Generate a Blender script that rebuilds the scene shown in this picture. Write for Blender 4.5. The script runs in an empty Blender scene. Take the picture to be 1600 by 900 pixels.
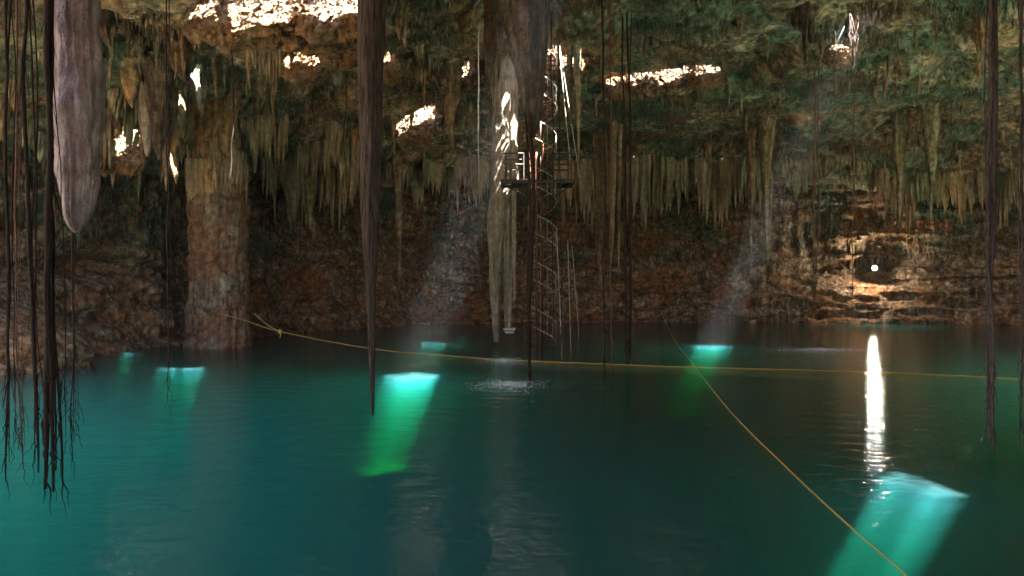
import bpy, math, random
import numpy as np
from mathutils import Vector

# ------------------------------------------------------------------ camera, sky, sun, exposure
scene = bpy.context.scene
COL = scene.collection
H0 = 3.3            # camera height above the water, metres
F = 1200.0          # focal length in photo pixels (1600 wide)
HOR = 440.0         # row of the horizon in the photo
cam_d = bpy.data.cameras.new('camera')
cam = bpy.data.objects.new('camera', cam_d); COL.objects.link(cam)
cam.location = (0, 0, H0)
cam.rotation_euler = (math.radians(90) - math.atan((450 - HOR) / F), 0, 0)
cam_d.sensor_width = 36; cam_d.lens = 36 * F / 1600
cam_d.clip_start = 0.05; cam_d.clip_end = 2000
scene.camera = cam

SUN = np.array([-0.36, 0.28, -1.0])          # direction the light travels
world = bpy.data.worlds.new('World'); scene.world = world; world.use_nodes = True
wn = world.node_tree.nodes; wl = world.node_tree.links
sky = wn.new('ShaderNodeTexSky'); sky.sky_type = 'NISHITA'; sky.sun_disc = False
sky.sun_elevation = math.atan2(1.0, math.hypot(SUN[0], SUN[1]))
sky.sun_rotation = math.atan2(-SUN[0], -SUN[1])
sky.dust_density = 2.0; sky.air_density = 1.0
wn['Background'].inputs['Strength'].default_value = 0.055
wl.new(sky.outputs[0], wn['Background'].inputs[0])
sun_d = bpy.data.lights.new('sun', 'SUN'); sun_d.energy = 5.0; sun_d.angle = math.radians(0.7)
sun_d.color = (1.0, 0.95, 0.88)
sun = bpy.data.objects.new('sun', sun_d); COL.objects.link(sun)
sun.rotation_euler = Vector(SUN).to_track_quat('-Z', 'Y').to_euler()
sun.location = (20, -10, 40)
vs = scene.view_settings
vs.view_transform = 'Standard'; vs.look = 'None'; vs.gamma = 1.0; vs.use_curve_mapping = False
vs.exposure = 4.95
scene.render.engine = 'CYCLES'
cy = scene.cycles
cy.max_bounces = 5; cy.diffuse_bounces = 3; cy.glossy_bounces = 3; cy.transmission_bounces = 3
cy.volume_bounces = 1; cy.transparent_max_bounces = 16
cy.sample_clamp_indirect = 2.0; cy.caustics_reflective = False; cy.caustics_refractive = False
cy.use_denoising = True; cy.use_adaptive_sampling = False
cy.use_guiding = True; cy.use_surface_guiding = True; cy.use_volume_guiding = True; cy.guiding_training_samples = 48

rng = np.random.default_rng(7)
random.seed(7)

# ------------------------------------------------------------------ helpers
def at(px, py, D):
    """A point seen at photo pixel (px, py), D metres in front of the camera."""
    return np.array([(px - 800) / F * D, D, H0 + (HOR - py) / F * D])
def dwater(py):
    return H0 * F / (py - HOR)

def _h(ix, iy, iz, seed):
    with np.errstate(over='ignore'):
        n = (ix.astype(np.uint32) * np.uint32(374761393) + iy.astype(np.uint32) * np.uint32(668265263)
             + iz.astype(np.uint32) * np.uint32(2147483647) + np.uint32((seed * 974711) & 0xffffffff))
        n = (n ^ (n >> np.uint32(13))) * np.uint32(1274126177)
        n = (n ^ (n >> np.uint32(16))) * np.uint32(2246822519)
        n = n ^ (n >> np.uint32(15))
    return n.astype(np.float64) / 2147483647.5 - 1.0
def vnoise(x, y, z=0.0, seed=0):
    x, y, z = np.broadcast_arrays(np.asarray(x, float), np.asarray(y, float), np.asarray(z, float))
    fx, fy, fz = np.floor(x), np.floor(y), np.floor(z)
    ix, iy, iz = fx.astype(np.int64), fy.astype(np.int64), fz.astype(np.int64)
    u, v, w = x - fx, y - fy, z - fz
    u = u * u * (3 - 2 * u); v = v * v * (3 - 2 * v); w = w * w * (3 - 2 * w)
    def c(a, b, d): return _h(ix + a, iy + b, iz + d, seed)
    if np.all(z == 0):
        a = c(0, 0, 0) * (1 - u) + c(1, 0, 0) * u
        b = c(0, 1, 0) * (1 - u) + c(1, 1, 0) * u
        return a * (1 - v) + b * v
    a = c(0, 0, 0) * (1 - u) + c(1, 0, 0) * u
    b = c(0, 1, 0) * (1 - u) + c(1, 1, 0) * u
    d = c(0, 0, 1) * (1 - u) + c(1, 0, 1) * u
    e = c(0, 1, 1) * (1 - u) + c(1, 1, 1) * u
    return (a * (1 - v) + b * v) * (1 - w) + (d * (1 - v) + e * v) * w
def fbm(x, y, z=0.0, o=4, seed=0, g=0.5):
    s = 0; a = 1.0; f = 1.0; t = 0
    for k in range(o):
        s = s + a * vnoise(np.asarray(x) * f + 17.3 * k, np.asarray(y) * f + 5.1 * k, np.asarray(z) * f, seed + k * 31)
        t += a; a *= g; f *= 2.03
    return s / t
def ridge(x, y, z=0.0, o=4, seed=0):
    s = 0; a = 1.0; f = 1.0; t = 0
    for k in range(o):
        s = s + a * (1 - 2 * np.abs(vnoise(np.asarray(x) * f + 7.7 * k, np.asarray(y) * f, np.asarray(z) * f, seed + k * 31)))
        t += a; a *= 0.5; f *= 2.1
    return s / t
def sst(a, b, x):
    t = np.clip((x - a) / (b - a), 0, 1); return t * t * (3 - 2 * t)

def mesh_np(name, verts, faces, smooth=True):
    """verts (N,3), faces (M,3) or (M,4) -> mesh."""
    verts = np.ascontiguousarray(verts, np.float32); faces = np.ascontiguousarray(faces, np.int32)
    me = bpy.data.meshes.new(name)
    k = faces.shape[1]; m = faces.shape[0]
    me.vertices.add(len(verts)); me.vertices.foreach_set('co', verts.ravel())
    me.loops.add(m * k); me.loops.foreach_set('vertex_index', faces.ravel())
    me.polygons.add(m); me.polygons.foreach_set('loop_start', np.arange(0, m * k, k, dtype=np.int32))
    me.polygons.foreach_set('use_smooth', np.full(m, smooth, bool))
    me.update(calc_edges=True); me.validate()
    return me
def grid_faces(nu, nv, wrap=False):
    """faces of a (nu, nv) vertex grid, index = i*nv + j; wrap closes j."""
    i = np.arange(nu - 1)[:, None]; j = np.arange(nv if wrap else nv - 1)[None, :]
    j2 = (j + 1) % nv
    a = i * nv + j; b = (i + 1) * nv + j; c = (i + 1) * nv + j2; d = i * nv + j2
    return np.stack([a, b, c, d], -1).reshape(-1, 4)
def ob(name, me, mat=None, parent=None, loc=None, label=None, cat=None, group=None, kind=None):
    o = bpy.data.objects.new(name, me); COL.objects.link(o)
    if mat is not None and me is not None and not me.materials: me.materials.append(mat)
    if parent is not None: o.parent = parent
    if loc is not None: o.location = [float(v) for v in loc]
    if label: o['label'] = label
    if cat: o['category'] = cat
    if group: o['group'] = group
    if kind: o['kind'] = kind
    return o
def empty(name, loc, label, cat, group=None):
    return ob(name, None, loc=loc, label=label, cat=cat, group=group)
def tube(pts, rad, n=8, cap=True):
    """quad tube along pts (k,3), rad scalar or (k,) -> verts, faces"""
    pts = np.asarray(pts, float); k = len(pts); rad = np.broadcast_to(np.asarray(rad, float), (k,))
    t = np.gradient(pts, axis=0); t /= np.linalg.norm(t, axis=1)[:, None] + 1e-9
    ref = np.array([0, 1.0, 0]) if abs(t[0][1]) < 0.9 else np.array([1.0, 0, 0])
    u = np.cross(t, ref); u /= np.linalg.norm(u, axis=1)[:, None] + 1e-9
    v = np.cross(t, u)
    a = np.linspace(0, 2 * math.pi, n, endpoint=False)
    P = pts[:, None, :] + rad[:, None, None] * (np.cos(a)[None, :, None] * u[:, None, :] + np.sin(a)[None, :, None] * v[:, None, :])
    V = P.reshape(-1, 3); Fc = grid_faces(k, n, True)
    if cap:
        c0 = len(V); V = np.vstack([V, pts[0], pts[-1]])
        j = np.arange(n); j2 = (j + 1) % n
        f0 = np.stack([np.full(n, c0), j, j2, np.full(n, c0)], -1); f1 = np.stack([np.full(n, c0 + 1), (k - 1) * n + j2, (k - 1) * n + j, np.full(n, c0 + 1)], -1)
        # caps as triangles are added as thin quads collapsed onto the centre: build separately
        return V, Fc, np.vstack([f0[:, :3], f1[:, :3]])
    return V, Fc, np.zeros((0, 3), int)
def join(parts):
    """list of (V, F) with quads or tris -> V, tri F"""
    Vs = []; Fs = []; o = 0
    for p in parts:
        V = p[0]
        for Fc in p[1:]:
            if len(Fc) == 0: continue
            Fc = np.asarray(Fc)
            if Fc.shape[1] == 4: Fc = np.vstack([Fc[:, [0, 1, 2]], Fc[:, [0, 2, 3]]])
            Fs.append(Fc + o)
        Vs.append(V); o += len(V)
    return np.vstack(Vs), np.vstack(Fs)
def box(c, s, rz=0.0):
    c = np.asarray(c, float); s = np.asarray(s, float) / 2
    V = np.array([[x, y, z] for x in (-1, 1) for y in (-1, 1) for z in (-1, 1)], float) * s
    ca, sa = math.cos(rz), math.sin(rz)
    V = np.stack([V[:, 0] * ca - V[:, 1] * sa, V[:, 0] * sa + V[:, 1] * ca, V[:, 2]], -1) + c
    Fc = np.array([[0, 1, 3, 2], [4, 6, 7, 5], [0, 4, 5, 1], [2, 3, 7, 6], [0, 2, 6, 4], [1, 5, 7, 3]])
    return V, Fc
def bar(p, q, w):
    """square bar from p to q"""
    V, Fc, T = tube(np.array([p, q]), w * 0.7071, 4)
    return V, Fc, T
def jm(name, parts, smooth=False):
    V, Fc = join(parts); return mesh_np(name, V, Fc, smooth)

# ------------------------------------------------------------------ materials
def newmat(name):
    m = bpy.data.materials.new(name); m.use_nodes = True
    nt = m.node_tree; nt.nodes.clear()
    out = nt.nodes.new('ShaderNodeOutputMaterial')
    return m, nt, out
def N(nt, t, **kw):
    n = nt.nodes.new(t)
    for k, v in kw.items():
        if k in n.inputs.keys(): n.inputs[k].default_value = v
        else: setattr(n, k, v)
    return n
def L(nt, a, b): nt.links.new(a, b)
def noise_n(nt, vec, scale, detail=4, rough=0.55, dist=0.0):
    n = N(nt, 'ShaderNodeTexNoise'); n.inputs['Scale'].default_value = scale
    n.inputs['Detail'].default_value = detail; n.inputs['Roughness'].default_value = rough
    n.inputs['Distortion'].default_value = dist
    if vec is not None: L(nt, vec, n.inputs['Vector'])
    return n.outputs['Fac']
def mapping(nt, vec, sc, loc=(0, 0, 0)):
    m = N(nt, 'ShaderNodeMapping'); m.inputs['Scale'].default_value = sc; m.inputs['Location'].default_value = loc
    L(nt, vec, m.inputs['Vector']); return m.outputs['Vector']
def math_n(nt, op, a, b=0.0, c=None):
    m = N(nt, 'ShaderNodeMath', operation=op)
    for i, v in enumerate((a, b) if c is None else (a, b, c)):
        if isinstance(v, (int, float)): m.inputs[i].default_value = v
        else: L(nt, v, m.inputs[i])
    return m.outputs[0]
def ramp(nt, fac, stops):
    r = N(nt, 'ShaderNodeValToRGB'); e = r.color_ramp.elements
    while len(e) < len(stops): e.new(0.5)
    for el, (p, c) in zip(e, stops):
        el.position = p; el.color = (c[0], c[1], c[2], 1) if len(c) == 3 else c
    L(nt, fac, r.inputs[0]); return r.outputs[0]
def mixc(nt, fac, a, b):
    m = N(nt, 'ShaderNodeMix', data_type='RGBA')
    if isinstance(fac, float): m.inputs[0].default_value = fac
    else: L(nt, fac, m.inputs[0])
    for i, v in ((6, a), (7, b)):
        if isinstance(v, tuple): m.inputs[i].default_value = (v[0], v[1], v[2], 1)
        else: L(nt, v, m.inputs[i])
    return m.outputs[2]
def maprange(nt, v, a, b, c=0.0, d=1.0):
    m = N(nt, 'ShaderNodeMapRange'); m.interpolation_type = 'SMOOTHSTEP'
    L(nt, v, m.inputs[0])
    for i, x in enumerate((a, b, c, d)): m.inputs[i + 1].default_value = x
    return m.outputs[0]
def principled(nt, out, col, rough=0.85, spec=0.25, normal=None, metal=0.0):
    p = N(nt, 'ShaderNodeBsdfPrincipled')
    if isinstance(col, tuple): p.inputs['Base Color'].default_value = (*col, 1)
    else: L(nt, col, p.inputs['Base Color'])
    if isinstance(rough, float): p.inputs['Roughness'].default_value = rough
    else: L(nt, rough, p.inputs['Roughness'])
    p.inputs['Specular IOR Level'].default_value = spec; p.inputs['Metallic'].default_value = metal
    if normal is not None: L(nt, normal, p.inputs['Normal'])
    L(nt, p.outputs[0], out.inputs['Surface']); return p
def bump(nt, h, dist, strength=1.0, normal=None):
    b = N(nt, 'ShaderNodeBump'); b.inputs['Distance'].default_value = dist; b.inputs['Strength'].default_value = strength
    L(nt, h, b.inputs['Height'])
    if normal is not None: L(nt, normal, b.inputs['Normal'])
    return b.outputs[0]

def rock_mat(name, dark, mid, pale, rust, green, gthr=(0.5, 0.62), rthr=(0.5, 0.65), zgreen=None, streak=0.4, obj=False, fine=9.0, crust=0.7, bounce_warmth=None, mott=(0.55, 1.35), joints=0.0):
    m, nt, out = newmat(name)
    if obj:
        tc = N(nt, 'ShaderNodeTexCoord'); oi = N(nt, 'ShaderNodeObjectInfo')
        geo = N(nt, 'ShaderNodeNewGeometry'); pos = geo.outputs['Position']
    else:
        geo = N(nt, 'ShaderNodeNewGeometry'); pos = geo.outputs['Position']
    nA = noise_n(nt, pos, 0.22, 5, 0.6, 0.6)
    nB = noise_n(nt, pos, 1.3, 8, 0.68, 0.3)
    nS = noise_n(nt, mapping(nt, pos, (4.0, 4.0, 0.22)), 1.0, 6, 0.62)
    mixv = math_n(nt, 'ADD', math_n(nt, 'MULTIPLY', nB, 1 - streak), math_n(nt, 'MULTIPLY', nS, streak))
    c = ramp(nt, mixv, [(0.36, dark), (0.46, tuple(0.5 * (a + b) for a, b in zip(dark, mid))), (0.53, mid), (0.64, pale)])
    nR = noise_n(nt, mapping(nt, pos, (0.35, 0.35, 0.5), (9, 3, 4)), 1.0, 7, 0.65, 0.5)
    rm = maprange(nt, nR, rthr[0], rthr[1])
    rm = math_n(nt, 'MULTIPLY', rm, 0.75)
    c = mixc(nt, rm, c, mixc(nt, nB, (rust[0] * .45, rust[1] * .4, rust[2] * .35), (rust[0] * 1.4, rust[1] * 1.4, rust[2] * 1.4)))
    gm = maprange(nt, math_n(nt, 'ADD', math_n(nt, 'MULTIPLY', nA, 0.65), math_n(nt, 'MULTIPLY', noise_n(nt, pos, 2.2, 7, 0.7), 0.35)), gthr[0], gthr[1])
    if zgreen:
        sx = N(nt, 'ShaderNodeSeparateXYZ'); L(nt, pos, sx.inputs[0])
        gm = math_n(nt, 'MULTIPLY', gm, maprange(nt, sx.outputs[2], zgreen[0], zgreen[1]))
    if bounce_warmth:                                                # green thinned here: warm sun bounce painted into the roof colour
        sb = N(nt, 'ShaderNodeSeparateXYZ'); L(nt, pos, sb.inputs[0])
        ax = math_n(nt, 'ABSOLUTE', math_n(nt, 'ADD', math_n(nt, 'ADD', sb.outputs[0], -bounce_warmth[0]), math_n(nt, 'MULTIPLY', math_n(nt, 'SUBTRACT', nA, 0.5), 14.0)))
        gm = math_n(nt, 'MULTIPLY', gm, maprange(nt, ax, bounce_warmth[1], bounce_warmth[2], 0.15, 1.0))
    gm = math_n(nt, 'MULTIPLY', gm, 0.85)
    c = mixc(nt, gm, c, mixc(nt, nB, (green[0] * .35, green[1] * .35, green[2] * .35), (green[0] * 1.7, green[1] * 1.7, green[2] * 1.7)))
    # fine mottling, and dark joints where the rock is bedded
    nF = noise_n(nt, pos, 3.4, 5, 0.6, 0.4)
    mf = N(nt, 'ShaderNodeMix', data_type='RGBA', blend_type='MULTIPLY'); mf.inputs[0].default_value = 1.0
    L(nt, c, mf.inputs[6]); L(nt, ramp(nt, nF, [(0.36, (mott[0],) * 3), (0.64, (mott[1],) * 3)]), mf.inputs[7]); c = mf.outputs[2]
    if joints > 0:
        wv = N(nt, 'ShaderNodeVectorMath', operation='ADD'); dn = N(nt, 'ShaderNodeTexNoise'); dn.inputs['Scale'].default_value = 0.8; dn.inputs['Detail'].default_value = 5
        L(nt, pos, dn.inputs['Vector']); sc_ = N(nt, 'ShaderNodeVectorMath', operation='SCALE'); L(nt, dn.outputs['Color'], sc_.inputs[0]); sc_.inputs['Scale'].default_value = 1.8
        L(nt, pos, wv.inputs[0]); L(nt, sc_.outputs[0], wv.inputs[1])
        vo = N(nt, 'ShaderNodeTexVoronoi', feature='DISTANCE_TO_EDGE'); vo.inputs['Scale'].default_value = 1.0
        L(nt, mapping(nt, wv.outputs[0], (0.55, 0.55, 1.25)), vo.inputs['Vector'])
        c = mixc(nt, math_n(nt, 'MULTIPLY', maprange(nt, vo.outputs['Distance'], 0.07, 0.0), joints), c, (0.02, 0.013, 0.009))
    # black crust in blotches
    nK = noise_n(nt, mapping(nt, pos, (1.1, 1.1, 0.6), (31, 7, 2)), 1.0, 8, 0.7, 0.8)
    c = mixc(nt, math_n(nt, 'MULTIPLY', maprange(nt, nK, 0.54, 0.66), crust), c, (0.022, 0.017, 0.012))
    if obj:
        tint = ramp(nt, oi.outputs['Random'], [(0.0, (0.75, 0.72, 0.7)), (0.35, (1.0, 0.93, 0.82)), (0.6, (0.8, 0.92, 0.8)), (0.8, (1.15, 0.9, 0.68)), (1.0, (0.95, 0.95, 0.95))])
        mm = N(nt, 'ShaderNodeMix', data_type='RGBA', blend_type='MULTIPLY'); mm.inputs[0].default_value = 1.0
        L(nt, c, mm.inputs[6]); L(nt, tint, mm.inputs[7]); c = mm.outputs[2]
    b0 = bump(nt, noise_n(nt, pos, fine * 0.33, 5, 0.6), 0.22)
    b1 = bump(nt, noise_n(nt, pos, fine, 6, 0.65), 0.12, 1.0, b0)
    b2 = bump(nt, nS, 0.10 * streak * 2, 1.0, b1)
    principled(nt, out, c, 0.82, 0.25, b2)
    return m

M = {}
M['wall'] = rock_mat('wall_limestone', (0.055, 0.033, 0.02), (0.28, 0.185, 0.11), (0.52, 0.42, 0.31), (0.34, 0.15, 0.06), (0.075, 0.125, 0.075), (0.47, 0.56), (0.47, 0.60), (3.0, 8.5), 0.4, joints=0.5, mott=(0.45, 1.45))
M['ceiling'] = rock_mat('ceiling_limestone', (0.06, 0.04, 0.026), (0.33, 0.225, 0.135), (0.55, 0.43, 0.29), (0.42, 0.23, 0.11), (0.125, 0.165, 0.105), (0.435, 0.535), (0.48, 0.61), None, 0.15, fine=6.0, crust=0.55, bounce_warmth=(-5.0, 3.0, 9.0), mott=(0.4, 1.5))
M['ledge'] = rock_mat('sunlit_ledge_limestone', (0.08, 0.045, 0.022), (0.24, 0.16, 0.09), (0.42, 0.32, 0.21), (0.30, 0.14, 0.05), (0.25, 0.22, 0.13), (0.6, 0.7), (0.46, 0.6), None, 0.3, fine=8.0)
M['stal'] = rock_mat('stalactite_limestone', (0.16, 0.11, 0.068), (0.42, 0.30, 0.19), (0.6, 0.48, 0.35), (0.46, 0.24, 0.10), (0.13, 0.19, 0.13), (0.52, 0.62), (0.52, 0.66), None, 0.85, True, 14.0, 0.4)
M['drape'] = rock_mat('drapery_limestone', (0.26, 0.18, 0.11), (0.56, 0.45, 0.32), (0.68, 0.58, 0.45), (0.54, 0.33, 0.16), (0.2, 0.26, 0.19), (0.55, 0.66), (0.54, 0.68), None, 0.85, True, 14.0, 0.15, mott=(0.8, 1.25))
M['fringe'] = rock_mat('fringe_limestone', (0.1, 0.07, 0.045), (0.27, 0.19, 0.12), (0.45, 0.36, 0.25), (0.36, 0.18, 0.08), (0.10, 0.17, 0.11), (0.48, 0.58), (0.5, 0.64), None, 0.5, False, 14.0)
M['lilac'] = rock_mat('lilac_limestone', (0.36, 0.23, 0.195), (0.62, 0.45, 0.40), (0.72, 0.56, 0.50), (0.33, 0.2, 0.16), (0.3, 0.24, 0.22), (0.6, 0.7), (0.56, 0.7), None, 0.6, False, 18.0, 0.25, mott=(0.78, 1.15))
M['darkstal'] = rock_mat('dark_limestone', (0.03, 0.02, 0.014), (0.13, 0.092, 0.062), (0.26, 0.2, 0.145), (0.12, 0.065, 0.035), (0.07, 0.085, 0.06), (0.55, 0.65), (0.55, 0.68), None, 0.85, False, 16.0)
M['palestal'] = rock_mat('pale_limestone', (0.2, 0.15, 0.1), (0.44, 0.36, 0.27), (0.6, 0.52, 0.41), (0.42, 0.27, 0.15), (0.3, 0.3, 0.17), (0.52, 0.6), (0.54, 0.68), None, 0.8, False, 14.0, 0.4, mott=(0.7, 1.2))
M['column'] = rock_mat('column_limestone', (0.12, 0.075, 0.05), (0.32, 0.225, 0.155), (0.47, 0.39, 0.3), (0.33, 0.15, 0.075), (0.2, 0.22, 0.14), (0.55, 0.65), (0.45, 0.58), None, 0.7, False, 12.0)

def simple_mat(name, c0, c1, rough=0.7, scale=12.0, spec=0.3, metal=0.0, stretch=(1, 1, 1), bd=0.01):
    m, nt, out = newmat(name)
    tc = N(nt, 'ShaderNodeTexCoord')
    v = mapping(nt, tc.outputs['Object'], stretch)
    n = noise_n(nt, v, scale, 6, 0.65)
    c = ramp(nt, n, [(0.35, c0), (0.65, c1)])
    principled(nt, out, c, rough, spec, bump(nt, n, bd), metal)
    return m
M['root'] = simple_mat('root_bark', (0.012, 0.007, 0.005), (0.055, 0.031, 0.02), 0.9, 9, 0.15, 0, (6, 6, 0.6), 0.03)
M['root_red'] = simple_mat('reddish_root_bark', (0.06, 0.03, 0.02), (0.2, 0.1, 0.06), 0.9, 9, 0.15, 0, (6, 6, 0.6), 0.03)
M['root_grey'] = simple_mat('grey_root_bark', (0.05, 0.035, 0.032), (0.2, 0.15, 0.14), 0.9, 9, 0.15, 0, (6, 6, 0.6), 0.03)
M['trunk'] = simple_mat('trunk_bark', (0.022, 0.015, 0.011), (0.12, 0.082, 0.062), 0.9, 5, 0.15, 0, (4, 4, 0.35), 0.08)
M['rope'] = simple_mat('yellow_rope', (0.5, 0.31, 0.07), (0.68, 0.46, 0.13), 0.8, 30, 0.2)
M['cable'] = simple_mat('pale_cable', (0.3, 0.29, 0.27), (0.6, 0.58, 0.54), 0.5, 20, 0.4)
M['whiterope'] = simple_mat('white_rope', (0.6, 0.58, 0.55), (0.8, 0.78, 0.75), 0.8, 20, 0.2)
M['rail'] = simple_mat('galvanised_rail', (0.2, 0.18, 0.17), (0.45, 0.43, 0.4), 0.4, 15, 0.5, 0.35)
M['steel'] = simple_mat('dark_steel', (0.02, 0.018, 0.017), (0.07, 0.055, 0.045), 0.6, 6, 0.4, 0.3)
M['rust'] = simple_mat('rusty_steel', (0.05, 0.02, 0.012), (0.17, 0.075, 0.04), 0.85, 5, 0.2, 0.1, (3, 3, 0.8))
M['plate'] = simple_mat('plate_grey', (0.3, 0.29, 0.27), (0.5, 0.48, 0.45), 0.6, 6)
M['green'] = simple_mat('green_leaf', (0.04, 0.08, 0.02), (0.07, 0.13, 0.03), 0.6, 8)
M['leaf'] = simple_mat('dead_leaf', (0.2, 0.12, 0.04), (0.4, 0.28, 0.1), 0.7, 8)

# ------------------------------------------------------------------ plan of the cave
CX, CY = 8.0, 28.0
plan = np.array([(46, -14), (50, 10), (51, 30), (47.5, 49), (41, 58.5), (30, 61), (20, 62), (10, 62.5), (2, 62), (-6, 60), (-11, 53),
                 (-15, 45.5), (-17.7, 39), (-19.3, 33), (-20.5, 27), (-22.5, 20), (-26, 8), (-31, -14)], float)
p_th = np.unwrap(np.arctan2(plan[:, 1] - CY, plan[:, 0] - CX)); p_r = np.hypot(plan[:, 0] - CX, plan[:, 1] - CY)
_t = np.linspace(p_th[0], p_th[-1], 721); _r = np.interp(_t, p_th, p_r)
_k = np.hanning(31); _k /= _k.sum(); _rs = np.convolve(np.pad(_r, 15, mode='edge'), _k, 'valid')
p_ze = np.interp(_t, p_th, np.array([10, 10, 10, 10, 10.6, 11.0, 11.6, 12.2, 12.2, 11.4, 10.4, 9.6, 9.0, 8.8, 8.8, 9, 9.5, 10], float))
def wall_r(th): return np.interp(th, _t, _rs)
def theta(x, y):
    th = np.arctan2(y - CY, x - CX)
    return np.where(th < p_th[0] - 0.3, th + 2 * math.pi, th)
def wall_dist(x, y):
    th = theta(x, y); return wall_r(th) - np.hypot(x - CX, y - CY)
def z_edge(x, y): return np.interp(theta(x, y), _t, p_ze)

def ceil_z(x, y):
    """height of the cave ceiling above (x, y)"""
    x = np.asarray(x, float); y = np.asarray(y, float)
    d = np.maximum(wall_dist(x, y), 0.0); ze = z_edge(x, y)
    left = sst(-4, -16, x)
    lam = 12.0 - 5.0 * left
    base = ze + (15.6 - ze) * (1 - np.exp(-d / lam))
    base = base + 1.5 * fbm(x / 8.0, y / 8.0, 0, 3, 11) * sst(0, 6, d)
    h = base + 0.5 * fbm(x / 2.6, y / 2.6, 0, 3, 23)
    st = 1.25
    k = h / st; f = np.floor(k); fr = k - f
    terr = (f + sst(0.62, 0.98, fr)) * st
    z = 0.3 * h + 0.7 * terr
    z = z + 0.30 * ridge(x / 1.9, y / 1.4, 0, 4, 41) * 0.6 + 0.16 * fbm(x / 0.55, y / 0.5, 0, 3, 57)
    return z
def ceil_hit(px, py):
    D = np.linspace(14, 62, 1200)
    p = at(px, py, D[0]); X = (px - 800) / F * D; Z = H0 + (HOR - py) / F * D
    c = ceil_z(X, D); k = np.argmax(Z > c)
    return D[k] if Z[k] > c[k] else 45.0

# holes in the roof: centre x, y, radii, collar height, collar leans along the sun
def hole_over(px, py, rx, ry):
    D = dwater(py); x, y = (px - 800) / F * D, D; z = 15.0
    for _ in range(8):
        cx, cy_ = x - SUN[0] * z, y - SUN[1] * z; z = float(ceil_z(cx, cy_))
    return (cx, cy_, rx, ry, 2.2, True, 0.0)
HOLES = [hole_over(645, 588, 0.85, 1.1), hole_over(288, 573, 0.95, 0.95), hole_over(1112, 541, 0.95, 0.95), hole_over(1426, 756, 0.33, 0.6)]
STAIR = np.array([1.5, 38.0])
HOLES.append((2.0, 37.4, 2.0, 0.75, 1.2, True, -0.66))
HOLES.append(hole_over(718, 538, 0.6, 0.8))
# sunlit ledges: photo pixel of the patch, width in metres, half depth
LEDGES = []
def hole_for(P, rx, ry, rot=0.0):
    z = 14.0
    for _ in range(10):
        t = P[2] - z; c = P + SUN * t; z = float(ceil_z(c[0], c[1]))
    return (c[0], c[1], rx, ry, 0.9, True, rot)
for (px, py, wid, hd) in [(652, 186, 2.3, 1.1), (853, 86, 1.1, 0.5), (352, 16, 2.0, 0.9), (965, 130, 1.5, 0.6), (1008, 124, 1.9, 0.7), (1055, 119, 2.1, 0.7), (1102, 112, 1.6, 0.6), (400, 34, 2.2, 0.8), (448, 26, 2.4, 0.9), (500, 40, 2.4, 0.8), (545, 62, 2.0, 0.8), (486, 86, 1.8, 0.8), (522, 18, 2.0, 0.8), (590, 98, 1.3, 0.6), (424, 8, 2.0, 0.8), (728, 116, 1.3, 0.5), (1310, 84, 1.0, 0.5), (188, 232, 2.0, 0.9), (228, 220, 1.6, 0.8), (888, 98, 1.5, 0.7)]:
    D = ceil_hit(px, py); x = (px - 800) / F * D
    LEDGES.append((x, D, wid, hd, H0 + (HOR - py) / F * D))
    HOLES.append((x + 0.05, D + 0.02, wid / 2 * 1.08, hd * 1.0, 2.4, True, 0.0))

HOLES.append(hole_for(at(309, 95, 32.3), 0.75, 0.34, -0.66))
def hole_rho(x, y, h):
    ca, sa = math.cos(h[6]), math.sin(h[6])
    u = ((x - h[0]) * ca + (y - h[1]) * sa) / h[2]; v = (-(x - h[0]) * sa + (y - h[1]) * ca) / h[3]
    a = np.arctan2(v, u)
    j = 1 + 0.16 * vnoise(np.cos(a) * 2.2 + h[0] * 3, np.sin(a) * 2.2 + h[1], 0, 5) + 0.22 * vnoise(x * 2.6, y * 2.6, 0, 6) + 0.12 * vnoise(x * 6, y * 6, 0, 7)
    return np.hypot(u, v) / j / 1.10

# ------------------------------------------------------------------ ceiling
def nonuni(segs):
    o = []
    for a, b, s in segs: o.append(np.arange(a, b - s * 0.5, s))
    return np.concatenate(o + [[segs[-1][1]]])
gx = nonuni([(-56, -30, 0.5), (-30, -24, 0.2), (-24, 40, 0.075), (40, 48, 0.15), (48, 64, 0.5)])
gy = nonuni([(-14, 8, 0.3), (8, 26, 0.2), (26, 62, 0.085), (62, 74, 0.5)])
X, Y = np.meshgrid(gx, gy, indexing='ij')
Z = ceil_z(X, Y)
Zbase = Z.copy()
# sideways crumple so that the roof is not a pure height field
X2 = X + 0.28 * fbm(X / 1.1, Y / 1.1, 3.3, 3, 71); Y2 = Y + 0.34 * fbm(X / 1.1, Y / 1.1, 9.1, 3, 83)
dead = np.zeros_like(X, bool)
for h in HOLES:
    rr = max(h[2], h[3]) * 1.8
    m = (np.abs(X - h[0]) < rr) & (np.abs(Y - h[1]) < rr)
    rho = np.full_like(X, 9.0); rho[m] = hole_rho(X[m], Y[m], h)
    up = h[4] * sst(1.30, 0.86, rho)
    Z = Z + up
    if h[5]: X2 = X2 - SUN[0] * up; Y2 = Y2 - SUN[1] * up
    near = rho < 1.35
    X2 = np.where(near, X2 * 0.3 + (X - (SUN[0] * up if h[5] else 0)) * 0.7, X2)
    Y2 = np.where(near, Y2 * 0.3 + (Y - (SUN[1] * up if h[5] else 0)) * 0.7, Y2)
    dead |= rho < 0.84
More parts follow.
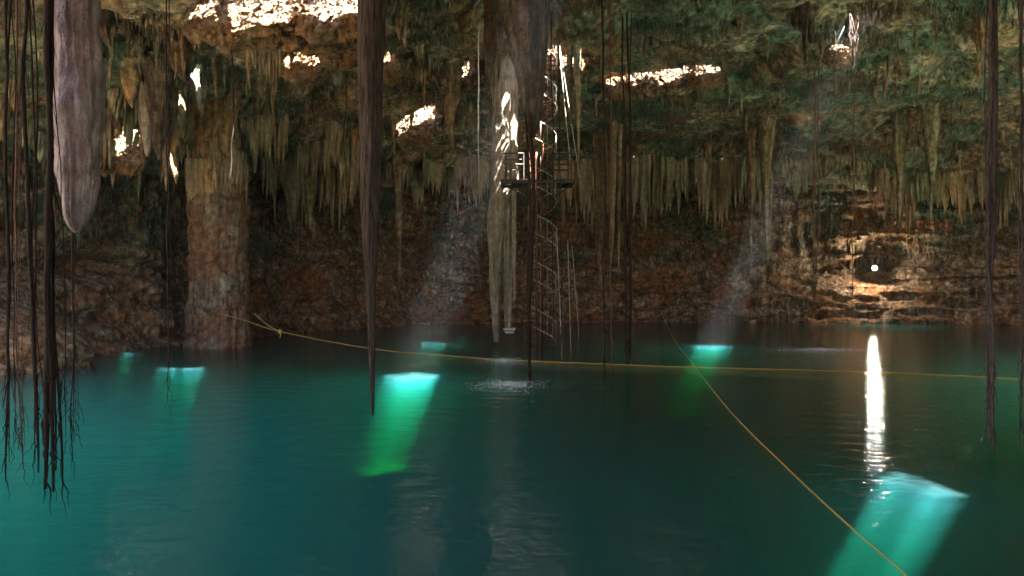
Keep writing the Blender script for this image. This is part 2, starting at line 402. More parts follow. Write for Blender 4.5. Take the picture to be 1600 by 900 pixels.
# unseen gaps added in the roof, left and right, to let fill light in
jag = 1.2 * fbm(X / 4, Y / 4, 0, 4, 95)
dead |= (X < -0.667 * Y - 3.5 + jag) & (X > -40 + jag) & (Y < 27 + jag) & (Y > 6 + jag)
dead |= (X > 0.667 * Y + 15.5 + jag) & (X < 47 + jag) & (Y < 27 + jag) & (Y > 15 + jag)
nu, nv = X.shape
fc = grid_faces(nu, nv)
fc = fc[~dead.ravel()[fc].any(1)]
V = np.stack([X2, Y2, Z], -1).reshape(-1, 3)
used = np.zeros(len(V), bool); used[fc.ravel()] = True
idx = np.cumsum(used) - 1
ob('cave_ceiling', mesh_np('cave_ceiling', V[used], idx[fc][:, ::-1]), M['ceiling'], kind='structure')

# unseen leaves added over the roof holes to break up the sunbeams
def leaf_gobo(h, n, label, seed, core=0.5):
    r_ = np.random.default_rng(seed); zc_ = float(ceil_z(h[0], h[1])) + h[4] + 0.5
    c = np.array([h[0] - SUN[0] * (h[4] + 0.5), h[1] - SUN[1] * (h[4] + 0.5), zc_])
    e = empty('leaf_gobo', c, label, 'leaf_gobo', 'added leaves over the roof holes')
    a = r_.uniform(0, 6.283, n); q = 1.35 * np.sqrt(r_.random(n)); q = np.where(q < core, q + 0.5 * r_.random(n), q)
    P_ = np.stack([h[2] * q * np.cos(a), h[3] * q * np.sin(a), r_.uniform(0, 1.0, n)], -1)
    sz = r_.uniform(0.07, 0.19, n); d1 = r_.normal(0, 1, (n, 3)); d1 /= np.linalg.norm(d1, axis=1)[:, None]
    d2 = np.cross(d1, r_.normal(0, 1, (n, 3))); d2 /= np.linalg.norm(d2, axis=1)[:, None]
    V_ = np.stack([P_ + d1 * sz[:, None], P_ + d2 * sz[:, None] * .5, P_ - d1 * sz[:, None], P_ - d2 * sz[:, None] * .5], 1).reshape(-1, 3)
    ob('foliage', mesh_np('foliage', V_, np.arange(n * 4).reshape(-1, 4), False), M['green'], e)
    br = []
    for k in range(7):
        b = k / 7 * 6.283 + r_.uniform(-.3, .3); s_ = np.linspace(1.6, r_.uniform(0.3, 0.8), 8)
        br.append(tube(np.stack([h[2] * s_ * np.cos(b), h[3] * s_ * np.sin(b), 0.2 + np.cumsum(r_.uniform(0, .12, 8))], -1), np.linspace(.03, .008, 8), 5))
    for b_ in br: ob('branch', jm('branch', [b_], True), M['root'], e)
for k, h in enumerate(HOLES[6:6 + len(LEDGES)]): leaf_gobo(h, int(70 + 130 * h[2] * h[3]), 'added leaves dappling the sun over a gap in the roof', 40 + k, 0.1)
for k in range(4): leaf_gobo(HOLES[k], 130, 'added leaves combing the sunbeam over a roof hole above the water', 20 + k)

# ------------------------------------------------------------------ wall
def wall_inset(th, z):
    x0 = CX + wall_r(th) * np.cos(th); y0 = CY + wall_r(th) * np.sin(th)
    s = th * 34.0                                             # arc length, roughly
    ins = 0.9 * sst(1.2, -1.5, z) + 0 - 1.2 * sst(4.5, 8, z) * sst(20, 45, y0) - 0.7 * np.exp(-((z - 3.8) / 2.0) ** 2)
    leftbank = sst(-14, -19, x0) * sst(36, 30, y0)
    ins = ins + leftbank * 2.6 * sst(4.2, 0.2, z)
    # big bulges and hollows
    ins = ins + 1.5 * fbm(s / 7.0, z / 5.0, 0, 3, 101)
    # horizontal beds
    zz = z + 0.5 * fbm(s / 5.0, z / 3.0, 0, 2, 111)
    bed = vnoise(s / 6.0, zz / 0.75, 0, 121)
    ins = ins + 0.38 * np.sign(bed) * np.abs(bed) ** 0.5 + 0.2 * vnoise(s / 2.2, zz / 0.33, 0, 131)
    # flowstone flutes in the upper half
    fl = ridge(s / 0.9 + 0.3 * vnoise(s, z / 2, 0, 5), z / 7.0, 0, 3, 141)
    ins = ins + 0.45 * fl * sst(4.0, 7.5, z + 2.0 * vnoise(s / 5.0, 0.5, 0, 9))
    # blocks low down
    ins = ins + 0.40 * fbm(s / 1.5, z / 1.1, 0, 4, 151) + 0.13 * ridge(s / 0.6, z / 0.45, 0, 3, 161)
    # hollows
    for (px, D, z0, wd, hh, dp) in [(285, 42, 3.2, 1.0, 2.8, 3.0), (700, 60, 3.5, 3.2, 2.4, 2.2), (545, 54, 2.4, 2.2, 0.9, 1.5), (170, 35, 4.0, 1.8, 0.6, 1.4), (930, 62, 5.0, 3.0, 3.0, 1.2), (1260, 61, 5.2, 2.6, 2.2, 1.4), (440, 48, 1.1, 2.5, 0.7, 1.2)]:
        hx = (px - 800) / F * D
        ht = float(theta(hx, D)); rr = wall_r(ht)
        ins = ins - dp * np.exp(-((th - ht) * rr / wd) ** 2 - ((z - z0) / hh) ** 2)
    return ins
# angular sampling: dense where the photo looks
vis0 = float(theta(46, 52)); vis1 = float(theta(-21, 25))
tt = np.concatenate([np.linspace(p_th[0], vis0, 90)[:-1], np.linspace(vis0, vis1, 1250), np.linspace(vis1, p_th[-1], 60)[1:]])
zz = np.concatenate([np.linspace(-5, -0.6, 14)[:-1], np.linspace(-0.6, 12.8, 230), np.linspace(12.8, 17, 12)[1:]])
T, ZZ = np.meshgrid(tt, zz, indexing='ij')
INS = wall_inset(T, ZZ)
R = wall_r(T) - INS
Zw = ZZ + 0.16 * fbm(T * 34 / 0.9, ZZ / 0.9, 4.4, 3, 171)
Vw = np.stack([CX + R * np.cos(T), CY + R * np.sin(T), Zw], -1).reshape(-1, 3)
ob('cave_wall', mesh_np('cave_wall', Vw, grid_faces(*T.shape)), M['wall'], kind='structure')
def wall_point(px, py):
    """where the ray of a photo pixel meets the wall"""
    D = np.linspace(20, 66, 900); x = (px - 800) / F * D; z = H0 + (HOR - py) / F * D
    g = wall_dist(x, D) - wall_inset(theta(x, D), z)
    k = np.argmax(g < 0); return np.array([x[k], D[k], z[k]])

# back of the cave, behind the camera
kx = np.linspace(-62, 66, 160); kz = np.linspace(-5, 19, 40)
KX, KZ = np.meshgrid(kx, kz, indexing='ij')
KY = -11.5 + 1.2 * fbm(KX / 5, KZ / 4, 0, 4, 251) + 0.4 * fbm(KX / 1.2, KZ / 0.8, 0, 3, 261)
kf = grid_faces(*KX.shape)
gate = ((KX > -33 + fbm(KX / 3, KZ / 3, 0, 3, 271) * 2) & (KX < -6 + fbm(KX / 3, KZ / 3, 0, 3, 272) * 2) & (KZ > 0) & (KZ < 11)).ravel()   # the way in
kf = kf[~gate[kf].any(1)]
ob('cave_wall', mesh_np('cave_wall', np.stack([KX, KY, KZ], -1).reshape(-1, 3), kf), M['wall'], kind='structure')

# ------------------------------------------------------------------ lake bed, bank behind the camera
bx = nonuni([(-60, -22, 2.0), (-22, 22, 0.22), (22, 66, 2.0)]); by = nonuni([(-8, 6, 1.0), (6, 44, 0.22), (44, 74, 2.0)])
BX, BY = np.meshgrid(bx, by, indexing='ij')
BZ = -3.4 + 0.35 * fbm(BX / 5, BY / 5, 0, 4, 201) + 0.16 * fbm(BX / 1.6, BY / 1.6, 0, 4, 211)
m, nt, out = newmat('lake_bed_silt')
geo = N(nt, 'ShaderNodeNewGeometry')
n = noise_n(nt, geo.outputs['Position'], 1.6, 7, 0.7)
principled(nt, out, ramp(nt, n, [(0.40, (0.04, 0.06, 0.025)), (0.60, (0.17, 0.25, 0.10))]), 0.95, 0.0)
M['bed'] = m
ob('lake_bed', mesh_np('lake_bed', np.stack([BX, BY, BZ], -1).reshape(-1, 3), grid_faces(*BX.shape)), M['bed'], kind='structure')
gx2 = np.linspace(-60, 66, 130); gy2 = np.linspace(-34, -4.5, 50)
GX, GY = np.meshgrid(gx2, gy2, indexing='ij')
GZ = -3.6 + 4.4 * sst(-4.5, -8.5, GY) + 2.5 * sst(-9, -30, GY) + 0.5 * fbm(GX / 3, GY / 3, 0, 4, 221)
ob('shore_ground', mesh_np('shore_ground', np.stack([GX, GY, GZ], -1).reshape(-1, 3), grid_faces(*GX.shape)), M['wall'], kind='structure')

# unseen sunlit mounds added under the roof gaps to bounce fill light
for side in (-1, 1):
    tx = np.linspace(-44, -2, 150) if side < 0 else np.linspace(6, 52, 150); ty = np.linspace(-9, 27, 130) if side < 0 else np.linspace(-9, 44, 170)
    TX, TY = np.meshgrid(tx, ty, indexing='ij')
    din = np.minimum(np.minimum((-0.70 * TY - 3.5 - TX) / 1.22 if side < 0 else (TX - (0.70 * TY + 7.5)) / 1.22, TY + 9), (28 if side < 0 else 45) - TY)
    TZ = -4.2 + 0.30 * np.clip(din, 0, 22) + 3.4 * sst(0, 3.0, din) + 0.9 * fbm(TX / 3.0, TY / 3.0, 0, 4, 231) * sst(0, 3, din) + 0.35 * np.abs(vnoise(TX / 1.1, TY / 1.1, 0, 241))
    ob('bounce_mound', mesh_np('bounce_mound', np.stack([TX, TY, TZ], -1).reshape(-1, 3), grid_faces(*TX.shape)), M['palestal'], kind='structure')

# ------------------------------------------------------------------ water
m, nt, out = newmat('lake_water')
geo = N(nt, 'ShaderNodeNewGeometry'); pos = geo.outputs['Position']
w1 = noise_n(nt, mapping(nt, pos, (0.8, 1.2, 1)), 0.9, 2, 0.5)
w2 = noise_n(nt, mapping(nt, pos, (1.0, 1.6, 1), (3, 1, 0)), 3.0, 3, 0.5)
w3 = noise_n(nt, pos, 11.0, 2, 0.5)
hgt = math_n(nt, 'ADD', math_n(nt, 'MULTIPLY', w1, 0.017), math_n(nt, 'ADD', math_n(nt, 'MULTIPLY', w2, 0.019), math_n(nt, 'MULTIPLY', w3, 0.005)))
RIPPLES = [((795, 602), 0.006, 9.0, 3.0), ((788, 564), 0.005, 9.0, 2.5), ((330, 640), 0.006, 7.0, 5.0), ((560, 690), 0.005, 8.0, 4.0), ((1330, 700), 0.005, 7.0, 4.0)]
for (pp, amp, kf, fall) in RIPPLES:
    D = dwater(pp[1]); cx = (pp[0] - 800) / F * D
    vm = N(nt, 'ShaderNodeVectorMath', operation='DISTANCE'); L(nt, pos, vm.inputs[0]); vm.inputs[1].default_value = (cx, D, 0)
    d = vm.outputs['Value']
    wv = math_n(nt, 'MULTIPLY', math_n(nt, 'SINE', math_n(nt, 'MULTIPLY', d, kf)), math_n(nt, 'EXPONENT', math_n(nt, 'MULTIPLY', d, -1 / fall)))
    hgt = math_n(nt, 'ADD', hgt, math_n(nt, 'MULTIPLY', wv, amp))
bn = bump(nt, hgt, 1.0)
fr = N(nt, 'ShaderNodeFresnel'); fr.inputs['IOR'].default_value = 1.33; L(nt, bn, fr.inputs['Normal'])
gl = N(nt, 'ShaderNodeBsdfGlossy'); gl.inputs['Roughness'].default_value = 0.015; L(nt, bn, gl.inputs['Normal'])
tr = N(nt, 'ShaderNodeBsdfTransparent'); tr.inputs[0].default_value = (1, 1, 1, 1)
df = N(nt, 'ShaderNodeBsdfDiffuse'); df.inputs[0].default_value = (0.35, 0.85, 0.9, 1)
mx0 = N(nt, 'ShaderNodeMixShader'); mx0.inputs[0].default_value = 0.018
L(nt, tr.outputs[0], mx0.inputs[1]); L(nt, df.outputs[0], mx0.inputs[2])
mx = N(nt, 'ShaderNodeMixShader'); L(nt, fr.outputs[0], mx.inputs[0]); L(nt, mx0.outputs[0], mx.inputs[1]); L(nt, gl.outputs[0], mx.inputs[2])
L(nt, mx.outputs[0], out.inputs['Surface'])
va = N(nt, 'ShaderNodeVolumeAbsorption'); va.inputs['Color'].default_value = (0.0, 0.945, 0.825, 1); va.inputs['Density'].default_value = 0.60
vsn = N(nt, 'ShaderNodeVolumeScatter'); vsn.inputs['Color'].default_value = (0.16, 0.80, 0.98, 1); vsn.inputs['Density'].default_value = 0.20
vadd = N(nt, 'ShaderNodeAddShader'); L(nt, va.outputs[0], vadd.inputs[0]); L(nt, vsn.outputs[0], vadd.inputs[1])
L(nt, vadd.outputs[0], out.inputs['Volume'])
M['water'] = m
wb = box(((66 - 60) / 2, 34, -2.25), (126, 80, 4.5))
ob('water', mesh_np('water', wb[0], wb[1], False), M['water'], kind='structure')

# ------------------------------------------------------------------ rock ledges in the roof openings
def blob(rx, ry, rz, seed, nth=70, nph=36, amp=0.22):
    th = np.linspace(0, 2 * math.pi, nth, endpoint=False); ph = np.linspace(0.03, math.pi - 0.03, nph)
    P, Tt = np.meshgrid(ph, th, indexing='ij')
    d = np.stack([np.sin(P) * np.cos(Tt), np.sin(P) * np.sin(Tt), np.cos(P)], -1)
    d = np.sign(d) * np.abs(d) ** 0.85
    S = np.array([rx, ry, rz]); q = d * S
    a = 1 + amp * fbm(q[..., 0] * 1.3 + seed, q[..., 1] * 1.3, q[..., 2] * 1.9, 5, seed, 0.68) * 2.2
    return (q * a[..., None]).reshape(-1, 3), grid_faces(nph, nth, True)
LEDGE_DRIPS = []
for i, (x, y, wid, hd, z) in enumerate(LEDGES):
    Vb, Fb = blob(wid / 2 * 1.25, hd * 1.55, 0.45, 300 + i, 100, 60, 0.26)
    Vb = np.stack([Vb[:, 0], 0.66 * Vb[:, 1] - 0.75 * Vb[:, 2], 0.75 * Vb[:, 1] + 0.66 * Vb[:, 2]], -1)   # a slab sloping up and back
    ob('rock_ledge', mesh_np('rock_ledge', Vb + np.array([x, y + 0.15, z - 0.2]), Fb[:, ::-1]), M['ledge'], kind='structure')

    nk = 150; qa = rng.integers(0, len(Vb), nk)                     # drips on the ledge
    LEDGE_DRIPS.append(Vb[qa] + np.array([x, y + 0.15, z - 0.2]))
# ------------------------------------------------------------------ stalactites
def stal_verts(seed, nr=18, nseg=16, p=0.75, flute=0.22, lump=0.2, bend=0.1, blunt=0.0):
    t = np.linspace(0, 1, nr) ** 0.9; a = np.linspace(0, 2 * math.pi, nseg, endpoint=False)
    Tm, A = np.meshgrid(t, a, indexing='ij')
    r = (1 - Tm * (1 - blunt)) ** p * (1 + 0.5 * np.exp(-Tm * 14))
    r = r * (1 + flute * ridge(np.cos(A) * 1.9 + seed, np.sin(A) * 1.9, Tm * 1.4, 2, seed) + lump * vnoise(np.cos(A) * 0.8, np.sin(A) * 0.8 + seed, Tm * 6, seed + 3))
    if blunt == 0: r[-1] = 0.01
    bx_ = bend * vnoise(t * 3, np.full_like(t, seed), 0, seed); by_ = bend * vnoise(t * 3, np.full_like(t, seed + 9.0), 0, seed)
    V = np.stack([r * np.cos(A) + bx_[:, None], r * np.sin(A) + by_[:, None], -Tm], -1)
    V = V.reshape(-1, 3); Fq = grid_faces(nr, nseg, True)
    cap = len(V); V = np.vstack([V, [[bx_[-1], by_[-1], -1.01]]])
    j = np.arange(nseg); T3 = np.stack([(nr - 1) * nseg + j, np.full(nseg, cap), (nr - 1) * nseg + (j + 1) % nseg], -1)
    return V, Fq[:, ::-1], T3[:, ::-1]
SINGLE = []
for s in range(7):
    V_, Fq, T3 = stal_verts(400 + s * 13, 16, 14, [0.6, 0.8, 0.9, 0.55, 0.7, 1.0, 0.65][s], 0.25, 0.28, 0.35)
    SINGLE.append(jm('stalactite_shape', [(V_, Fq, T3)], True)); SINGLE[-1].materials.append(M['stal'])
def drape_verts(seed):
    r_ = np.random.default_rng(seed); k = int(r_.integers(5, 9)); na, nr = 64, 22
    xs = np.sort(np.linspace(-0.85, 0.85, k) + r_.uniform(-.1, .1, k)); hs = r_.uniform(0.5, 1.0, k) * (1 - 0.3 * xs ** 2); ws = r_.uniform(0.12, 0.3, k)
    a = np.linspace(0, 2 * math.pi, na, endpoint=False); cx_ = np.cos(a)
    ln_ = np.full(na, 0.32)
    for x_, h_, w_ in zip(xs, hs, ws): ln_ = np.maximum(ln_, h_ * np.clip(1 - np.abs(cx_ - x_) / w_ * 0.62, 0, 1) ** 0.8)
    fl = np.zeros(na)
    for x_, w_ in zip(xs, ws): fl = np.maximum(fl, np.exp(-((cx_ - x_) / (w_ * 0.75)) ** 2))
    t = np.linspace(0, 1, nr); Tm, A = np.meshgrid(t, a, indexing='ij')
    th_ = (1 - Tm ** 2.2) * (0.30 + 0.28 * fl[None, :]) + 0.02
    th_ = th_ * (1 + 0.25 * ridge(np.cos(A) * 6 + seed, np.sin(A) * 2, Tm * 1.5, 2, seed))
    pull = 1 - 0.12 * Tm * (1 - fl[None, :])
    V_ = np.stack([np.cos(A) * pull + 0.05 * vnoise(Tm * 3, A * 0 + seed, 0, seed), np.sign(np.sin(A)) * np.abs(np.sin(A)) ** 0.6 * th_, -Tm * ln_[None, :]], -1).reshape(-1, 3)
    return V_, grid_faces(nr, na, True)[:, ::-1]
DRAPE = []
for s in range(10):
    DRAPE.append(jm('drapery_shape', [drape_verts(900 + s)], True)); DRAPE[-1].materials.append(M['drape'])

NST = [0]
def hang(kind, x, y, z, rad, ln, label, group, rz=None, mat=None, ry=None, sink=0.25):
    me = (SINGLE if kind == 'stalactite' else DRAPE)[NST[0] % (7 if kind == 'stalactite' else 10)]; NST[0] += 1
    o = ob(kind, me, loc=(x, y, z + sink), label=label, cat='stalactite' if kind == 'stalactite' else 'drapery', group=group)
    o.scale = (rad, ry if ry else rad, ln + sink)
    o.rotation_euler = (0, 0, rz if rz is not None else random.uniform(0, 6.28))
    return o

# single ones picked out of the photo: x of the axis, row of the tip, distance, radius in px, label, material
PICK = [
 (527, 134, 36.0, 8, 'pale blunt stalactite hanging from the sunlit roof ledge, upper left of the dark trunk', 'palestal'),
 (706, 236, 38.0, 13, 'long tapering brown stalactite left of the white rope, below the warm roof', None),
 (309, 174, 32.5, 8, 'slender stalactite with a glaring white sunlit edge at upper left', 'palestal'),
 (768, 126, 31.0, 15, 'grey brown stalactite hanging at the top, just right of the white rope', 'darkstal'),
 (781, 132, 29.5, 8, 'thin dark stalactite touching the left of the big central dark one', 'darkstal'),
 (902, 248, 36.5, 6, 'slim orange stalactite hanging alone right of the staircase, longer of the pair', None),
 (891, 216, 36.8, 5, 'slim orange stalactite right of the staircase, shorter of the pair', None),
 (244, 250, 30.5, 24, 'dark fluted stalactite beside the sunlit ledge at upper left', 'darkstal'),
 (290, 128, 29.5, 27, 'brown fluted stalactite at the top, left of the white edged one', 'darkstal'),
 (168, 75, 27.0, 13, 'short dark stalactite just right of the lilac one, at the top edge', 'darkstal'),
 (363, 66, 27.0, 7, 'small dark stalactite with a long root trailing from its tip, upper left', 'darkstal'),
 (1262, 70, 33.0, 15, 'dark stalactite above the bright roof hole at upper right', 'darkstal'),
 (1246, 50, 33.5, 12, 'dark brown stub of stalactite left of the one above the upper right roof hole', 'darkstal'),
 (1256, 106, 32.6, 6, 'thin dark stalactite pointing down across the bright roof hole at upper right', 'darkstal'),
 (1452, 305, 46.0, 12, 'long brown stalactite on the dim right side, tall one left of the grey root bundle', None),
 (1405, 340, 48.0, 9, 'narrow ochre stalactite on the dim right side, left of a taller brown one', None),
 (1196, 415, 50.0, 10, 'long grey stalactite reaching far down in the faint beam, right of the curtain', None),
 (1172, 400, 52.0, 7, 'thin pale stalactite in the faint light beam at the right end of the curtain', None),
 (486, 372, 46.0, 10, 'long orange brown stalactite left of the dark trunk, below the green shelf', None),
 (622, 455, 51.0, 7, 'thin long stalactite right of the dark trunk, ending above the dark hollow', None),
 (596, 160, 34.0, 6, 'pale narrow stalactite close to the right side of the dark trunk', None),
 (409, 155, 35.0, 11, 'brown stalactite pair piece under the bright roof at upper left centre', None),
 (955, 430, 52.0, 7, 'slender ochre stalactite below the curtain right of the staircase, left of two', None),
 (965, 448, 52.5, 6, 'slender ochre stalactite below the curtain right of the staircase, right of two', None),
 (938, 455, 54.0, 10, 'broad dull stalactite behind the hanging roots right of the staircase', None),
 (264, 298, 31.5, 11, 'orange stalactite glowing below the sunlit ledge at upper left', None),
 (206, 170, 30.0, 17, 'brown stalactite between the lilac one and the dark fluted one', None),
 (228, 246, 31.5, 13, 'pale fluted stalactite just left of the dark fluted one, above the sunlit ledge', 'palestal'),
 (273, 288, 33.4, 17, 'tan stalactite right of the dark fluted one at upper left', None),
 (325, 268, 35.5, 20, 'broad grey brown stalactite hanging above the flowstone column, left of two', None),
 (352, 255, 36.0, 17, 'broad grey brown stalactite hanging above the flowstone column, right of two', None),
 (430, 128, 35.0, 10, 'brown stalactite under the bright roof, right of its pair piece', None),
 (650, 130, 36.0, 13, 'tan stalactite above the round sunlit ledge', None),
 (130, 60, 24.0, 10, 'short brown stalactite behind the top of the lilac one', 'darkstal'),
 (840, 60, 33.0, 14, 'brown stalactite behind the big central dark one, near the top edge', 'darkstal'),
]
for k, (px, pt, D, rp, lab, mt) in enumerate(PICK):
    x, y, zt = at(px, pt, D); zc = float(ceil_z(x, y)) + 0.5
    rad = rp / F * D
    V_, Fq, T3 = stal_verts(700 + k * 7, 46, 26, 0.62 if k % 3 else 0.45, 0.26, 0.2, 0.35, 0.45 if k == 0 else 0.0)
    V_ = V_ * np.array([rad, rad, max(zc - zt, 0.6)])
    ob('stalactite', jm('stalactite', [(V_, Fq, T3)], True), M[mt] if mt else M['stal'], loc=(x, y, zc), label=lab, cat='stalactite')

# big ones with a mesh of their own
def big_stal(name, path, mat, label, seed, cat='stalactite', flute=0.16, nseg=48, nr=110, lump=0.12, fk=2.4, knob=0.0):
    """path: rows of (px_left, px_right, py, D) from top to tip"""
    P = np.array([at((a + b) / 2, r, D) for a, b, r, D in path]); Rr = np.array([(b - a) / 2 / F * D for a, b, r, D in path])
    s = np.linspace(0, 1, nr); kk = np.linspace(0, 1, len(path))
    zsrc = (P[0, 2] - P[:, 2]) / (P[0, 2] - P[-1, 2])
    C = np.stack([np.interp(s, zsrc, P[:, i]) for i in range(3)], -1); Rv = np.interp(s, zsrc, Rr)
    ker = np.array([1, 2, 3, 2, 1]) / 9
    Rv[2:-2] = np.convolve(Rv, ker, 'valid')
    a = np.linspace(0, 2 * math.pi, nseg, endpoint=False)
    A = a[None, :]; zz_ = C[:, 2:3]
    rr = Rv[:, None] * (1 + flute * ridge(np.cos(A) * fk + seed, np.sin(A) * fk, zz_ * 0.28, 3, seed) + lump * fbm(np.cos(A) * 1.0, np.sin(A) * 1.0 + seed, zz_ * 1.3, 3, seed + 4))
    if knob: rr = rr * (1 + knob * ridge(np.cos(A) * 1.6 + 3, np.sin(A) * 1.6, zz_ * 2.4, 4, seed + 9) + 0.6 * knob * fbm(np.cos(A) * 6, np.sin(A) * 6, zz_ * 5, 3, seed + 12))
    V_ = np.stack([C[:, 0:1] + rr * np.cos(A), C[:, 1:2] + rr * np.sin(A), np.broadcast_to(zz_, rr.shape)], -1).reshape(-1, 3)
    o0 = P[0]
    V_ = np.vstack([V_, C[-1] - np.array([0, 0, 0.02])]) - o0
    Fq = grid_faces(nr, nseg, True)[:, ::-1]
    j = np.arange(nseg); T3 = np.stack([(nr - 1) * nseg + j, (nr - 1) * nseg + (j + 1) % nseg, np.full(nseg, len(V_) - 1)], -1)
    return ob(name, jm(name, [(V_, Fq, T3)], True), mat, loc=o0, label=label, cat=cat)

big_stal('stalactite', [(58, 150, -860, 13.0), (76, 150, -120, 13.0), (82, 151, 0, 13.0), (88, 153, 90, 13.0), (92, 156, 180, 13.0), (97, 155, 240, 13.0), (99, 149, 290, 13.0), (101, 142, 330, 13.0), (106, 134, 350, 13.0), (115, 124, 363, 13.0)],
         M['lilac'], 'huge lilac grey stalactite hanging in the left foreground', 61, flute=0.10, nseg=120, nr=300, lump=0.26, fk=3.2, knob=0.09)
big_stal('stalactite', [(755, 868, -420, 26.8), (768, 862, -60, 26.8), (784, 856, 0, 26.8), (795, 855, 60, 26.8), (806, 852, 110, 26.8), (815, 848, 160, 26.8), (822, 842, 200, 26.8), (829, 836, 216, 26.8)],
         M['darkstal'], 'massive dark brown stalactite in the top centre in front of the staircase', 62, nseg=60)
big_stal('stalactite', [(762, 815, 20, 39.8), (768, 812, 80, 39.8), (770, 808, 140, 39.8), (771, 808, 220, 39.8), (769, 808, 290, 39.8), (764, 800, 330, 39.8), (764, 791, 380, 39.8), (766, 787, 430, 39.8), (768, 782, 480, 39.8), (772, 779, 534, 39.8)],
         M['palestal'], 'very long pale stalactite left of the staircase, its tip almost touching the water', 63, nseg=60, nr=150, flute=0.2, lump=0.2)
big_stal('stalactite', [(788, 803, 240, 39.6), (787, 802, 300, 39.6), (788, 801, 400, 39.6), (788, 799, 480, 39.6), (789, 798, 512, 39.6), (791, 796, 518, 39.6)],
         M['palestal'], 'slim pale stalactite between the longest pale one and the staircase mast', 64, nseg=30)
big_stal('stalactite', [(799, 808, 250, 39.2), (800, 807, 330, 39.2), (801, 806, 420, 39.2), (803, 805, 468, 39.2)],
         M['palestal'], 'thin greenish white stalactite tight against the staircase mast', 65, nseg=20)
# the long dark trunk-like hanging root
big_stal('hanging_root', [(556, 612, -420, 19.8), (560, 607, -60, 19.8), (562, 602, 0, 19.8), (563, 598, 100, 19.8), (565, 596, 200, 19.8), (566, 592, 300, 19.8), (568, 590, 380, 19.8), (573, 587, 440, 19.8), (575, 586, 500, 19.8), (577, 585, 580, 19.8), (580, 585, 638, 19.8), (581, 584, 650, 19.8)],
         M['trunk'], 'thick dark hanging trunk tapering down to the water, left of centre', 66, 'root', flute=0.24, nseg=48, nr=160, lump=0.1, fk=2.0)

# flowstone column on the left
zs = np.linspace(-1.2, 13.0, 220); an = np.linspace(0, 2 * math.pi, 150, endpoint=False)
ZC, AC = np.meshgrid(zs, an, indexing='ij')
zw = ZC + 0.9 * fbm(np.cos(AC) * 1.4, np.sin(AC) * 1.4, ZC * 0.25, 2, 8)
tiers = np.array([-3, 0.9, 2.1, 3.0, 4.4, 6.3, 8.0, 14.0])
ti = np.clip(np.searchsorted(tiers, zw, side='right') - 1, 0, 6)
frac = np.clip((zw - tiers[ti]) / (tiers[ti + 1] - tiers[ti]), 0, 1)
amp_t = np.array([0.1, 0.2, 0.12, 0.24, 0.2, 0.26, 0.1])[ti]
rc = 1.30 + 0.10 * np.sin(ZC * 0.8 + 1) + amp_t * np.sqrt(frac) * (1 - sst(0.8, 1.0, frac)) + 0.25 * fbm(np.cos(AC) * 1.2, np.sin(AC) * 1.2, ZC * 0.35, 3, 79)
rc = rc + 0.13 * ridge(np.cos(AC) * 7, np.sin(AC) * 7, ZC * 0.3, 3, 77) + 0.10 * fbm(np.cos(AC) * 4, np.sin(AC) * 4, ZC * 2.2, 3, 78)
rc = rc * (1 - 0.25 * sst(6.5, 9.5, ZC))
cxp, cyp = at(341, 540, 39.2)[:2]
Vc = np.stack([rc * np.cos(AC), rc * np.sin(AC) * 1.05, ZC], -1).reshape(-1, 3)
ob('flowstone_column', mesh_np('flowstone_column', Vc, grid_faces(*ZC.shape, True)[:, ::-1]), M['column'], loc=(cxp, cyp, 0), label='thick tiered flowstone column standing in the water by the left wall', cat='column')

# curtains: rows of draperies along the roof edge. (px0, px1, count, distance from the wall m, length range m, width range m, label, group)
ORD = ['first', 'second', 'third', 'fourth', 'fifth', 'sixth', 'seventh', 'eighth', 'ninth', 'tenth', 'eleventh', 'twelfth']
def curtain(px0, px1, n, dist, ln, wd, label, group, kind='drapery', zoff=0.0):
    pxs = sorted(px0 + (px1 - px0) * (i + 0.5 + random.uniform(-0.4, 0.4)) / n for i in range(n))
    for i, px in enumerate(pxs):
        lab = label
        if kind == 'drapery':                                       # counted from the nearer end of its row
            j = i if i < n - i else n - 1 - i; side = 'left' if i < n - i else 'right'
            lab = ORD[j] + ' drapery from the ' + side + ' end of the ' + group
        dd = random.uniform(*dist)
        D = np.linspace(24, 64, 500); xs = (px - 800) / F * D
        g = wall_dist(xs, D); k = int(np.argmax(g < dd)); x, y = xs[k], D[k]
        z = float(ceil_z(x, y)) + zoff
        w = random.uniform(*wd); l_ = random.uniform(*ln)
        face = math.atan2(y - CY, x - CX) - math.pi / 2
        hang(kind, x, y, z, w, l_, lab, group, face + random.uniform(-0.3, 0.3) if kind == 'drapery' else None, ry=w * random.uniform(0.5, 0.8) if kind == 'drapery' else None)
curtain(868, 960, 9, (2.2, 4.2), (4.6, 7.2), (0.55, 0.9), 'pale fluted drapery in the tall curtain just right of the staircase', 'tall curtain right of the staircase')
curtain(955, 1200, 22, (1.8, 4.2), (3.4, 6.2), (0.6, 1.2), 'dull fluted drapery in the long curtain along the right centre overhang', 'long curtain right of centre')
curtain(1200, 1380, 12, (1.5, 4.5), (1.0, 2.8), (0.5, 1.0), 'short drapery in the row above the wall lamp', 'row above the wall lamp')
curtain(1380, 1600, 16, (1.5, 4.5), (2.4, 5.0), (0.5, 1.1), 'dim grey drapery in the curtain at the far right wall', 'far right curtain')
curtain(690, 775, 9, (2.0, 4.5), (2.6, 5.0), (0.5, 0.9), 'greenish drapery in the curtain left of the long pale stalactite', 'curtain left of the pale stalactite')
curtain(590, 690, 10, (1.5, 4.5), (1.2, 3.4), (0.4, 0.8), 'drapery in the row between the dark trunk and the pale stalactite', 'row right of the dark trunk')
curtain(400, 570, 20, (1.0, 5.0), (1.8, 5.0), (0.35, 0.9), 'brown green drapery in the cluster between the column and the dark trunk', 'cluster between column and trunk')
